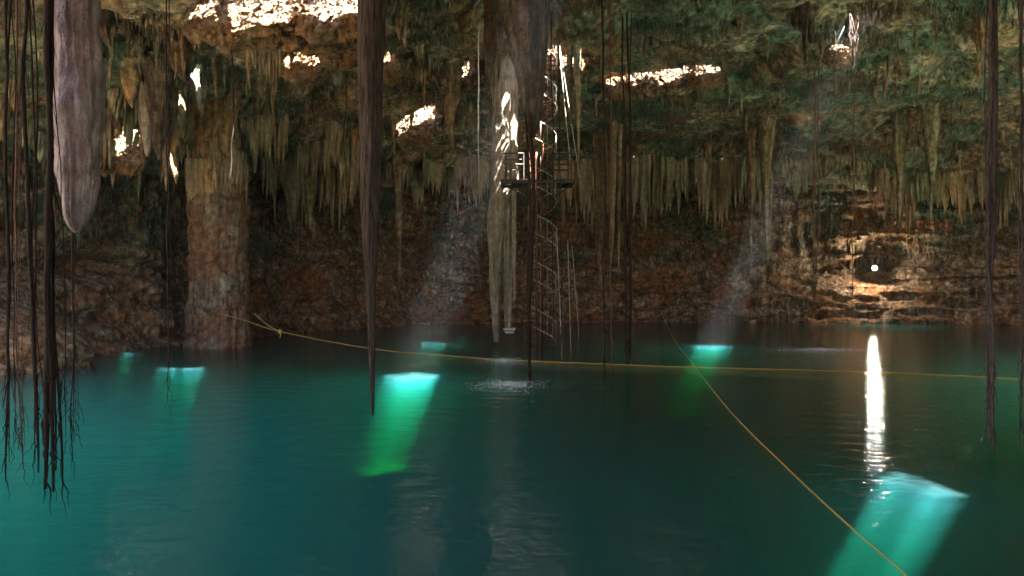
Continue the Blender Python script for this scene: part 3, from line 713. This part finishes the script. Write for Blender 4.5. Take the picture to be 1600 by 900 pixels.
curtain(300, 400, 12, (1.0, 4.0), (1.0, 3.0), (0.35, 0.7), 'drapery in the fringe above the flowstone column', 'fringe above the column')
for i in range(11):
    a = math.pi + (i + 0.5) / 11 * math.pi
    hang('drapery', cxp + 1.25 * math.cos(a), cyp + 1.3 * math.sin(a), 9.6 + random.uniform(-1.2, 0.6), random.uniform(0.4, 0.65), random.uniform(1.8, 3.6), ORD[i] + ' drapery from the left in the skirt round the head of the flowstone column', 'skirt round the head of the column', a + math.pi / 2, ry=random.uniform(0.35, 0.5))
curtain(150, 300, 14, (0.8, 3.5), (0.8, 2.4), (0.3, 0.6), 'ochre drapery in the fringe under the left roof edge', 'left roof fringe')
curtain(0, 150, 9, (0.8, 4.0), (0.8, 2.2), (0.3, 0.6), 'dim drapery in the fringe behind the left hanging roots', 'fringe behind the left roots')
curtain(860, 1600, 42, (0.8, 6.0), (0.9, 2.6), (0.10, 0.22), 'thin stalactite hanging along the overhang right of the staircase', 'thin stalactites of the right overhang', 'stalactite')
curtain(150, 780, 44, (0.8, 8.0), (0.8, 2.4), (0.08, 0.2), 'thin stalactite hanging along the overhang left of the staircase', 'thin stalactites of the left overhang', 'stalactite')
# scattered on the open roof
def scatter(pxs, pys, n, ln, wd, label, group, kind='stalactite'):
    for i in range(n):
        px = random.uniform(*pxs); py = random.uniform(*pys); D = ceil_hit(px, py)
        x = (px - 800) / F * D
        if any(hole_rho(np.array(x), np.array(D), h) < 1.4 for h in HOLES): continue
        w = random.uniform(*wd)
        hang(kind, x, D, float(ceil_z(x, D)), w, random.uniform(*ln), label, group, random.uniform(-0.5, 0.5) if kind == 'drapery' else None, ry=w * 0.6 if kind == 'drapery' else None)
scatter((880, 1240), (10, 250), 34, (0.5, 1.5), (0.06, 0.14), 'small stalactite on the mossy roof between staircase and upper right hole', 'small stalactites of the right centre roof')
scatter((1280, 1600), (10, 260), 34, (0.5, 1.8), (0.06, 0.16), 'small stalactite on the dim mossy roof at upper right', 'small stalactites of the upper right roof')
scatter((600, 770), (10, 230), 26, (0.6, 1.6), (0.07, 0.17), 'small stalactite on the warm roof between dark trunk and white rope', 'small stalactites of the centre roof')
scatter((380, 570), (40, 270), 26, (0.6, 1.8), (0.07, 0.17), 'small stalactite on the roof left of the dark trunk', 'small stalactites of the left centre roof')
scatter((160, 380), (20, 230), 16, (0.6, 1.8), (0.08, 0.2), 'small stalactite on the roof above the left ledge', 'small stalactites of the left roof')
scatter((400, 440), (60, 110), 4, (1.2, 2.0), (0.3, 0.45), 'brown drapery below the bright roof at upper left', 'draperies below the bright roof', 'drapery')
scatter((620, 690), (60, 110), 4, (0.8, 1.6), (0.25, 0.45), 'tan drapery above the round sunlit ledge', 'draperies above the round ledge', 'drapery')
# cluster under the round sunlit ledge
lx, ly, lw, lh, lz = LEDGES[0]
for i in range(12):
    hang('stalactite', lx + random.uniform(-0.9, 0.9), ly + random.uniform(-0.5, 0.3), lz - 0.55, random.uniform(0.06, 0.16), random.uniform(0.5, 1.6), 'stalactite in the chandelier cluster under the round sunlit ledge', 'chandelier under the round ledge')

# fine fringe of countless tiny stalactites on roof and overhang
def cones(P, ln, rad, lean):
    n = len(P); a0 = rng.uniform(0, 6.28, n)
    V_ = np.zeros((n, 5, 3))
    for k in range(4):
        a = a0 + k * math.pi / 2
        V_[:, k, 0] = P[:, 0] + rad * np.cos(a); V_[:, k, 1] = P[:, 1] + rad * np.sin(a); V_[:, k, 2] = P[:, 2] + 0.06
    V_[:, 4] = P + np.stack([lean[:, 0], lean[:, 1], -ln], -1)
    b = np.arange(n)[:, None] * 5
    T3 = np.concatenate([b + np.array([[k, 4, (k + 1) % 4]]) for k in range(4)], 0)
    return V_.reshape(-1, 3), T3
vis = (X > -23) & (X < 42) & (Y > 27) & (Y < 61) & ~dead
dens = vnoise(X / 2.2, Y / 2.2, 0, 333) + 0.6 * vnoise(X / 0.7, Y / 0.7, 0, 334)
cand = np.flatnonzero(vis.ravel() & (dens.ravel() > -0.1) & (wall_dist(X, Y).ravel() > 0.3))
pick = rng.choice(cand, 30000, replace=False)
P = np.stack([X2, Y2, Z], -1).reshape(-1, 3)[pick]
ln = 0.10 + 0.34 * rng.random(len(P)) ** 2.2 * (1 + np.clip(dens.ravel()[pick], 0, 1))
Vf, Ff = cones(P, ln, 0.018 + 0.11 * ln, rng.normal(0, 0.015, (len(P), 2)))
ob('stalactite_fringe', mesh_np('stalactite_fringe', Vf, Ff), M['fringe'], label='fine bristling fringe of tiny stalactites covering the cave roof', cat='stalactites', kind='stuff')
Pd = np.vstack(LEDGE_DRIPS); lnd = 0.08 + 0.35 * rng.random(len(Pd)) ** 2
Vf, Ff = cones(Pd, lnd, 0.02 + 0.1 * lnd, rng.normal(0, 0.015, (len(Pd), 2)))
ob('ledge_fringe', mesh_np('ledge_fringe', Vf, Ff), M['ledge'], label='fine fringe of drips on the sunlit rock ledges', cat='stalactites', kind='stuff')
wsel = (T > vis0) & (T < vis1) & (ZZ > 5.2) & (ZZ < 12)
pw = rng.choice(np.flatnonzero(wsel.ravel()), 9000, replace=False)
Pw = Vw[pw]; lnw = 0.15 + 0.9 * rng.random(len(Pw)) ** 2
Vf, Ff = cones(Pw, lnw, 0.03 + 0.07 * lnw, rng.normal(0, 0.02, (len(Pw), 2)))
ob('flowstone_fringe', mesh_np('flowstone_fringe', Vf, Ff), M['fringe'], label='fine dripping fringe of flowstone on the upper cave wall', cat='stalactites', kind='stuff')

# ------------------------------------------------------------------ hanging roots
def root_path(x, y, z0, z1, wob, seed, dx=0.0, n=60):
    s = np.linspace(0, 1, n)
    w = s * (1 - 0.3 * s)
    px_ = x + dx * s + wob * fbm(s * 5, np.full(n, seed * 1.7), 0, 3, seed) * np.minimum(1, s * 6)
    py_ = y + wob * fbm(s * 5, np.full(n, seed * 2.9 + 5), 0, 3, seed + 1) * np.minimum(1, s * 6)
    return np.stack([px_, py_, z0 + (z1 - z0) * s], -1)
def hanging_root(strands, D, mat, label, group=None, name='hanging_root', hairs=0, cat='root'):
    """strands: (px_top, px_tip, py_tip, radius)"""
    meshes = []; org = None
    for k, (p0, p1, pt, r) in enumerate(strands):
        tip = at(p1, pt, D); x0 = (p0 - 800) / F * D
        zc = float(ceil_z(x0, D)) + 0.4
        seed = int(p0 * 7 + pt + k) % 997
        pts = root_path(x0, D + 0.05 * k, zc, tip[2], 0.10 + r, seed, tip[0] - x0, 70)
        rr = r * (1.0 - 0.35 * np.linspace(0, 1, 70)) * (1 + 0.25 * vnoise(np.linspace(0, 14, 70), np.full(70, seed * 1.0), 0, seed))
        rr[-5:] *= np.linspace(1.0, 0.55, 5)
        parts = [tube(pts, rr, 8)]
        r_ = np.random.default_rng(seed)
        for h in range(hairs):                               # rootlets peeling off the strand
            i0 = int(r_.integers(15, 62)); base = pts[i0]; l_ = r_.uniform(0.2, 0.9)
            q = base + np.stack([np.linspace(0, r_.uniform(-.12, .12), 6), np.linspace(0, r_.uniform(-.08, .08), 6), -np.linspace(0, l_, 6)], -1)
            parts.append(tube(q, np.linspace(r * 0.3, r * 0.1, 6), 4))
        for h in range(4 + 2 * (hairs > 3)):                  # frayed tip
            i0 = 69 - int(r_.integers(0, 9)); l_ = r_.uniform(0.15, 0.7)
            q = pts[i0] + np.stack([np.cumsum(r_.normal(0, .02, 7)) + np.linspace(0, r_.uniform(-.1, .1), 7), np.cumsum(r_.normal(0, .02, 7)), -np.linspace(0, l_, 7)], -1)
            parts.append(tube(q, np.linspace(max(r * 0.4, .007), .004, 7), 4))
        meshes.append((parts, pts[0]))
    if len(meshes) == 1:
        V_, Fc = join(meshes[0][0]); return ob(name, mesh_np(name, V_ - meshes[0][1], Fc), mat, loc=meshes[0][1], label=label, cat=cat, group=group)
    e = empty(name, meshes[0][1], label, cat, group)
    for parts, o0 in meshes:
        V_, Fc = join(parts); ob('strand', mesh_np('strand', V_ - meshes[0][1], Fc), mat, e)
    return e
RT = [
 ([(9, 13, 752, .036)], 12.8, 'root', 'leftmost dark root hanging at the left edge into the water', 5),
 ([(27, 27, 735, .02)], 13.6, 'root_red', 'thin brown root between two thicker ones at the left edge', 4),
 ([(45, 52, 740, .045)], 13.3, 'root', 'dark root left of the thickest root bundle in the left foreground', 8),
 ([(66, 73, 768, .055), (76, 80, 764, .06), (71, 84, 752, .035)], 12.2, 'root', 'thickest dark root bundle hanging below the left of the lilac stalactite', 8),
 ([(112, 115, 722, .022)], 14.2, 'root', 'single thin root dropping straight below the lilac stalactite', 3),
 ([(264, 262, 632, .022)], 20.8, 'root', 'thin root reaching the water beside the left white light spot', 2),
 ([(361, 362, 300, .03)], 27.0, 'root', 'thin root trailing from the small dark stalactite at upper left', 3),
 ([(488, 492, 300, .018)], 30.0, 'root', 'hair thin root crossing the bright roof at upper left', 1),
 ([(539, 541, 330, .022)], 30.0, 'root', 'hair thin root close to the left of the dark trunk', 1),
 ([(941, 943, 602, .036)], 24.6, 'root', 'dark root, leftmost of the group right of the staircase', 4),
 ([(953, 957, 586, .032)], 27.2, 'root_red', 'brown root second from the left in the group right of the staircase', 4),
 ([(972, 981, 566, .04), (979, 985, 572, .035), (986, 987, 560, .03)], 31.0, 'root', 'triple stranded root, rightmost of the group right of the staircase', 4),
 ([(1271, 1273, 480, .05), (1279, 1277, 470, .04)], 38.0, 'root_red', 'twin dark roots dropping from the bright upper right roof hole', 5),
 ([(1333, 1332, 455, .03)], 38.0, 'root_red', 'thin orange brown root left of the wall lamp', 3),
 ([(1544, 1549, 706, .045), (1556, 1552, 690, .05), (1561, 1549, 640, .025)], 14.9, 'root_grey', 'grey twisted root bundle in the right foreground', 14),
 ([(1598, 1597, 702, .032)], 15.2, 'root_grey', 'thin grey root at the right edge of the picture', 6),
 ([(832, 830, 592, .09), (823, 827, 560, .05)], 26.5, 'root', 'dark root column hanging from the massive central stalactite to the water', 8),
 ([(862, 864, 560, .022)], 33.0, 'root', 'thin dark root in front of the spiral staircase', 2),
 ([(874, 876, 550, .03)], 34.0, 'root', 'dark root just right of the spiral staircase', 2),
 ([(1008, 1010, 300, .015)], 34.0, 'root', 'hair thin root right of the triple stranded root', 1),
]
for st_, D, mt, lab, hr in RT:
    if D < 22:                                                # near roots carry thinner companions twined round them
        st_ = st_ + [(st_[0][0] + 2.5, st_[0][1] - 2, st_[0][2] - 28, st_[0][3] * 0.45), (st_[-1][0] - 2, st_[-1][1] + 3, st_[-1][2] - 60, st_[-1][3] * 0.35)]
    hanging_root(st_, D, M[mt], lab, None, hairs=hr * 2)
# sunlit rootlets in the upper right hole
hx, hy, hz = HOLES[2][0], HOLES[2][1], float(ceil_z(HOLES[2][0], HOLES[2][1]))
e = empty('root_tuft', (hx - 0.45, hy + 0.35, hz + 0.5), 'tuft of bright sunlit rootlets spilling out of the upper right roof hole', 'root')
for k in range(11):
    r_ = np.random.default_rng(k + 50); n = 14; s = np.linspace(0, 1, n)
    q = np.stack([r_.uniform(-1.3, .9) + np.cumsum(r_.normal(0, .05, n)), r_.uniform(-.5, .2) + np.cumsum(r_.normal(0, .04, n)), -s * r_.uniform(1.2, 2.9)], -1)
    ob('rootlet', jm('rootlet', [tube(q, np.linspace(.028, .01, n), 5)], True), M['root_grey'], e)

# white rope
xr, yr = at(748, 0, 33.0)[:2]
zc = float(ceil_z(xr, yr)) + .4; s = np.linspace(0, 1, 90); zt = at(748, 272, 33.0)[2]
pts = root_path(xr, yr, zc, zt, .05, 12, 0.0, 90)
rr = .03 * (1 + .3 * vnoise(s * 60, s * 0, 0, 3)); rr[s > .72] = .014
V_, Fc = join([tube(pts, rr, 8)]); V_ = V_ - pts[0]
ob('hanging_rope', mesh_np('hanging_rope', V_, Fc), M['whiterope'], loc=pts[0], label='white rope hanging from the roof left of the central dark stalactite', cat='rope')

# ------------------------------------------------------------------ spiral staircase
sx0, sy0 = STAIR
ztop = float(ceil_z(sx0, sy0)) + 1.2
stair = empty('spiral_staircase', (sx0, sy0, 0.0), 'rusty spiral staircase hanging from the roof hole down to the water', 'staircase')
RS, PITCH, NPT = 0.72, 2.3, 13
ob('centre_pole', jm('centre_pole', [tube([(0, 0, -1.0), (0, 0, ztop)], .06, 12)], True), M['rust'], stair)
mast = [tube([(x_, y_, -0.6), (x_, y_, 9.6)], .05, 8) for x_, y_ in ((-.62, -.55), (-.30, -.62))]
mo = ob('mast', jm('mast', mast, True), M['rust'], stair)
rung = jm('rung', [bar((-.64, -.6, 0), (-.28, -.62, 0), .035)])
rung.materials.append(M['rust'])
for k in range(28):
    ob('rung', rung, None, mo, loc=(0, 0, 0.15 + k * 0.34))
a0 = 0.0; a1 = 2 * math.pi / NPT * 0.96
tv = []
for zt_, in ((0.0,), (-0.035,)):
    tv += [(0.06, 0, zt_), (RS, 0, zt_), (RS * math.cos(a1), RS * math.sin(a1), zt_), (.06 * math.cos(a1), .06 * math.sin(a1), zt_)]
tread_me = mesh_np('tread', np.array(tv), np.array([[0, 1, 2, 3], [7, 6, 5, 4], [0, 4, 5, 1], [1, 5, 6, 2], [2, 6, 7, 3], [3, 7, 4, 0]]), False)
tread_me.materials.append(M['rust'])
bal_me = jm('baluster', [tube([(RS - .03, 0.06, 0), (RS - .03, 0.06, .92)], .012, 6)], True); bal_me.materials.append(M['rail'])
ntr = int(ztop / (PITCH / NPT))
PLZ = 8.2
for k in range(ntr):
    z = 0.05 + k * PITCH / NPT; a = -k * 2 * math.pi / NPT + 0.6
    t_ = ob('tread', tread_me, None, stair, loc=(0, 0, z)); t_.rotation_euler = (0, 0, a)
    b_ = ob('baluster', bal_me, None, stair, loc=(0, 0, z)); b_.rotation_euler = (0, 0, a)
aa = np.linspace(0, ntr, ntr * 4); ang = -aa * 2 * math.pi / NPT + 0.65
hr = np.stack([(RS - .03) * np.cos(ang), (RS - .03) * np.sin(ang), 0.97 + aa * PITCH / NPT], -1)
ob('handrail', jm('handrail', [tube(hr, .026, 6)], True), M['rail'], stair)
hr2 = hr.copy(); hr2[:, 2] -= 0.92
ob('stringer', jm('stringer', [tube(hr2 * np.array([1.03, 1.03, 1]), .022, 6)], True), M['rail'], stair)

# landing platform round the stair
pw_, pd_ = 3.6, 2.0
plat = empty('landing_platform', (sx0 - .25, sy0, PLZ), 'dark steel landing platform with railings hung around the spiral staircase', 'platform')
for y_ in (-pd_ / 2, pd_ / 2):
    ob('beam', jm('beam', [box((0, y_, -.08), (pw_, .08, .15))]), M['steel'], plat)
for x_ in (-pw_ / 2 + .05, -.95, 1.2, pw_ / 2 - .05):
    ob('cross_beam', jm('cross_beam', [box((x_, 0, -.09), (.08, pd_ - .1, .12))]), M['steel'], plat)
for k in range(18):
    x_ = -pw_ / 2 + .1 + k * .2
    if -.7 < x_ - .25 < .75: continue
    ob('deck_plank', jm('deck_plank', [box((x_, 0, .02), (.18, pd_, .04))]), M['steel'], plat)
for (xa, xb) in ((-1.55, -.7), (.75, 1.6)):
    for y_ in (-pd_ / 2 + .03, pd_ / 2 - .03):
        for x_ in (xa, xb): ob('post', jm('post', [bar((x_, y_, .04), (x_, y_, 1.3), .06)]), M['steel'], plat)
        for z_ in (.75, 1.28): ob('rail', jm('rail', [bar((xa - .12, y_, z_), (xb, y_, z_), .05)]), M['steel'], plat)
for xa, xb in ((-1.7, -.3), (1.7, .3)): ob('brace', jm('brace', [bar((xa, -pd_ / 2 + .1, -.15), (xb + .25, -.1, -1.0), .05)]), M['steel'], plat)
# suspension cables
for i, (p0, p1, lab) in enumerate([
    ((866, 20), (907, 287), 'pale steel cable from the roof hole to the right end of the landing'),
    ((872, 60), (893, 275), 'second pale steel cable running down right of the staircase to the landing'),
    ((803, 100), (789, 222), 'pale cable slanting down left of the central dark stalactite'),
    ((870, 365), (878, 556), 'pale cord from below the curtain down to the water, left of three'),
    ((887, 375), (892, 545), 'pale cord from below the curtain down to the water, middle of three'),
    ((894, 385), (905, 530), 'pale cord from below the curtain down to the water, right of three')]):
    D = [37.4, 37.6, 37.0, 34.2, 37.7, 41][i]
    a = at(*p0, D); b = at(*p1, D)
    s = np.linspace(0, 1, 20)[:, None]; q = a + (b - a) * s
    ob('cable', jm('cable', [tube(q - a, .018 if i < 3 else .013, 6)], True), M['cable'], loc=a, label=lab, cat='cable')
# small clamp at the end of the slim stalactite
c0 = at(796, 514, 39.5)
cl = empty('rope_clamp', c0, 'small grey clamp at the lower end of the slim pale stalactite', 'clamp')
ob('jaw', jm('jaw', [box((0, -.1, 0), (.62, .12, .12))]), M['plate'], cl)
ob('bracket', jm('bracket', [box((0, -.1, -.16), (.4, .1, .1)), box((-.2, -.1, -.08), (.06, .08, .1)), box((.2, -.1, -.08), (.06, .08, .1))]), M['plate'], cl)

# ------------------------------------------------------------------ yellow ropes
def rope(name, pts, r, label, ns=260):
    pts = np.asarray(pts, float); kk = np.arange(len(pts)); s = np.linspace(0, len(pts) - 1, ns)
    # Catmull-Rom
    i = np.clip(np.floor(s).astype(int), 0, len(pts) - 2); t = (s - i)[:, None]
    p0 = pts[np.maximum(i - 1, 0)]; p1 = pts[i]; p2 = pts[i + 1]; p3 = pts[np.minimum(i + 2, len(pts) - 1)]
    q = 0.5 * ((2 * p1) + (-p0 + p2) * t + (2 * p0 - 5 * p1 + 4 * p2 - p3) * t ** 2 + (-p0 + 3 * p1 - 3 * p2 + p3) * t ** 3)
    rr = r * (1 + .12 * np.sin(np.arange(ns) * 2.1))
    V_, Fc = join([tube(q - pts[0], rr, 7)])
    return ob(name, mesh_np(name, V_, Fc), M['rope'], loc=pts[0], label=label, cat='rope')
def onw(px, py, z=0.012):
    D = (H0 - z) * F / (py - HOR); return np.array([(px - 800) / F * D, D, z])
p_knot = at(437, 518, 37.4)
rA = rope('floating_rope', [at(325, 486, 37.6), at(380, 500, 37.5), p_knot, at(580, 545, 35.5), onw(690, 555), onw(790, 562), onw(1000, 571), onw(1200, 577), onw(1400, 583), onw(1620, 593)], .014, 'long yellow rope stretched from the column across the water to the right')
rope('floating_rope', [wall_point(1030, 478) , onw(1050, 524, .3), onw(1082, 568), onw(1140, 641), onw(1230, 731), onw(1320, 815), onw(1415, 898), onw(1470, 950)], .011, 'yellow rope running from the back wall toward the bottom right corner')
kn = ob('knot', jm('knot', [(blob(.09, .09, .11, 3, 16, 10)[0], blob(.09, .09, .11, 3, 16, 10)[1]), tube([(0, 0, 0), (.03, 0, -.2), (-.01, 0, -.36)], [.02, .03, .012], 6),
      tube([(0, 0, 0), (-.5, 0, .25), (-1.3, 0.2, .85)], .017, 6), tube([(0, 0, -.02), (.07, 0, -.14)], .018, 6)], True), M['rope'], rA)
kn.location = p_knot - at(325, 486, 37.6)

# ------------------------------------------------------------------ wall lamp
lp = wall_point(1352, 424)
lp = lp + np.array([0.15, -1.3, 0.25])
lamp = empty('flood_lamp', lp, 'glaring white flood lamp on the right back wall near the water', 'lamp')
m, nt, out = newmat('lamp_glow'); em = N(nt, 'ShaderNodeEmission'); em.inputs[0].default_value = (1, .93, .8, 1); em.inputs[1].default_value = 25
L(nt, em.outputs[0], out.inputs['Surface']); M['glow'] = m
ob('housing', jm('housing', [tube([(0, .36, 0), (0, .22, 0), (0, .1, 0), (0, .0, 0)], [.1, .16, .24, .24], 20)], True), M['steel'], lamp)
ob('lens', jm('lens', [tube([(0, .03, 0), (0, 0, 0)], .2, 20)]), M['glow'], lamp)
ob('bracket', jm('bracket', [bar((-.23, .12, 0), (-.23, .5, -.2), .04), bar((.23, .12, 0), (.23, .5, -.2), .04), bar((0, .5, -.2), (0, 1.6, -.3), .05), bar((-.25, .5, -.2), (.25, .5, -.2), .04)]), M['steel'], lamp)
ld = bpy.data.lights.new('lamp_light', 'POINT'); ld.energy = 42; ld.color = (1, .88, .7); ld.shadow_soft_size = .05
lo = bpy.data.objects.new('lamp_light', ld); COL.objects.link(lo); lo.parent = lamp; lo.location = (-.12, -.12, 0)
for k, (px, ln_, rd) in enumerate([(1339, 2.6, .15), (1345, 3.2, .2), (1360, 2.3, .12), (1329, 2.2, .2), (1368, 1.7, .14)]):
    P_ = wall_point(px, 418)
    hang('stalactite', P_[0], P_[1] - 0.22, P_[2] + 0.55 * ln_, rd * 1.3, ln_, 'stalactite lit up beside the wall lamp', 'stalactites beside the wall lamp', sink=0.8)

# ------------------------------------------------------------------ drip splashes and floating leaves
ico_v = np.array([(0, 0, 1), (.9, 0, 0), (0, .9, 0), (-.9, 0, 0), (0, -.9, 0), (0, 0, -1)], float)
ico_f = np.array([(0, 1, 2), (0, 2, 3), (0, 3, 4), (0, 4, 1), (5, 2, 1), (5, 3, 2), (5, 4, 3), (5, 1, 4)])
m, nt, out = newmat('droplet_water'); principled(nt, out, (0.75, 0.8, 0.82), 0.15, 0.6); M['drop'] = m
def splash(px, py, rx, n, label, rmax=.02, ry=None):
    c = onw(px, py, 0); ry = ry or rx; parts = []
    a = rng.uniform(0, 6.283, n); q = np.abs(rng.normal(0, 0.5, n))
    P_ = np.stack([rx * q * np.cos(a), ry * q * np.sin(a), rng.random(n) ** 3 * .12 + .004], -1)
    sc = rmax * (0.35 + 0.65 * rng.random(n))
    V_ = (P_[:, None, :] + ico_v[None] * sc[:, None, None] * np.array([1.3, 1.3, .8])).reshape(-1, 3)
    Fc = (np.arange(n)[:, None, None] * 6 + ico_f[None]).reshape(-1, 3)
    ob('drip_splash', mesh_np('drip_splash', V_, Fc), M['drop'], loc=c, label=label, cat='splash', kind='stuff')
splash(795, 602, 1.4, 900, 'sparkling patch of drip splashes on the water in front of the staircase', .018, 1.3)
splash(788, 564, 1.2, 500, 'fainter drip splashes on the water beside the staircase foot', .018, 1.2)
splash(1285, 547, 3.0, 800, 'sparkling line of drip splashes on the dark water before the lamp', .02, .7)
# fine specks added along each sunbeam so that its shaft shows in the air
def beam_specks(h, n, r0, spread, label, seed):
    r_ = np.random.default_rng(seed); zc_ = float(ceil_z(h[0], h[1])) - 0.2
    t = zc_ * r_.random(n); a = r_.uniform(0, 6.283, n); q = spread * np.sqrt(r_.random(n))
    P_ = np.stack([h[0] + SUN[0] * t + h[2] * q * np.cos(a), h[1] + SUN[1] * t + h[3] * q * np.sin(a), zc_ - t + .02], -1)
    sc = r0 * (0.6 + 0.8 * r_.random(n))
    tv_ = np.array([(1, 1, 1), (1, -1, -1), (-1, 1, -1), (-1, -1, 1)], float) * 0.75; tf_ = np.array([(0, 1, 2), (0, 3, 1), (0, 2, 3), (1, 3, 2)])
    V_ = (P_[:, None, :] + tv_[None] * sc[:, None, None]).reshape(-1, 3)
    Fc = (np.arange(n)[:, None, None] * 4 + tf_[None]).reshape(-1, 3)
    ob('beam_specks', mesh_np('beam_specks', V_, Fc), M['drop'], label=label, cat='beam_specks', kind='stuff')
beam_specks(HOLES[0], 42000, .0011, 1.3, 'fine specks added along the sunbeam left of the pale stalactite', 61)
beam_specks(HOLES[2], 42000, .0016, 1.3, 'fine specks added along the sunbeam under the upper right roof hole', 62)
beam_specks(HOLES[3], 15000, .0009, 1.3, 'fine specks added along the sunbeam at the right foreground', 63)
leaf_me = mesh_np('floating_leaf', np.array([(-.06, 0, .0), (0, -.025, .006), (.06, 0, .002), (0, .025, .008)]), np.array([[0, 1, 2, 3]])); leaf_me.materials.append(M['leaf'])
for (px, py) in [(280, 588), (545, 598), (222, 625), (1076, 663), (1255, 757), (833, 628), (848, 596), (878, 594), (1434, 672), (1110, 665)]:
    o = ob('floating_leaf', leaf_me, None, loc=onw(px, py, .01), label='tiny leaf floating on the lake', cat='leaf', group='leaves floating on the lake'); o.rotation_euler = (0, 0, random.uniform(0, 6))

# ------------------------------------------------------------------ haze in the cave air
hb = box((3, 22, 6.5), (140, 124, 26))
m, nt, out = newmat('cave_haze')
pv = N(nt, 'ShaderNodeVolumePrincipled'); pv.inputs['Color'].default_value = (0.9, 0.93, 1.0, 1); pv.inputs['Density'].default_value = 0.0002
pv.inputs['Anisotropy'].default_value = 0.0
L(nt, pv.outputs[0], out.inputs['Volume']); M['haze'] = m
ob('haze', mesh_np('haze', hb[0], hb[1], False), M['haze'], label='thin haze filling the cave air', cat='haze', kind='stuff')
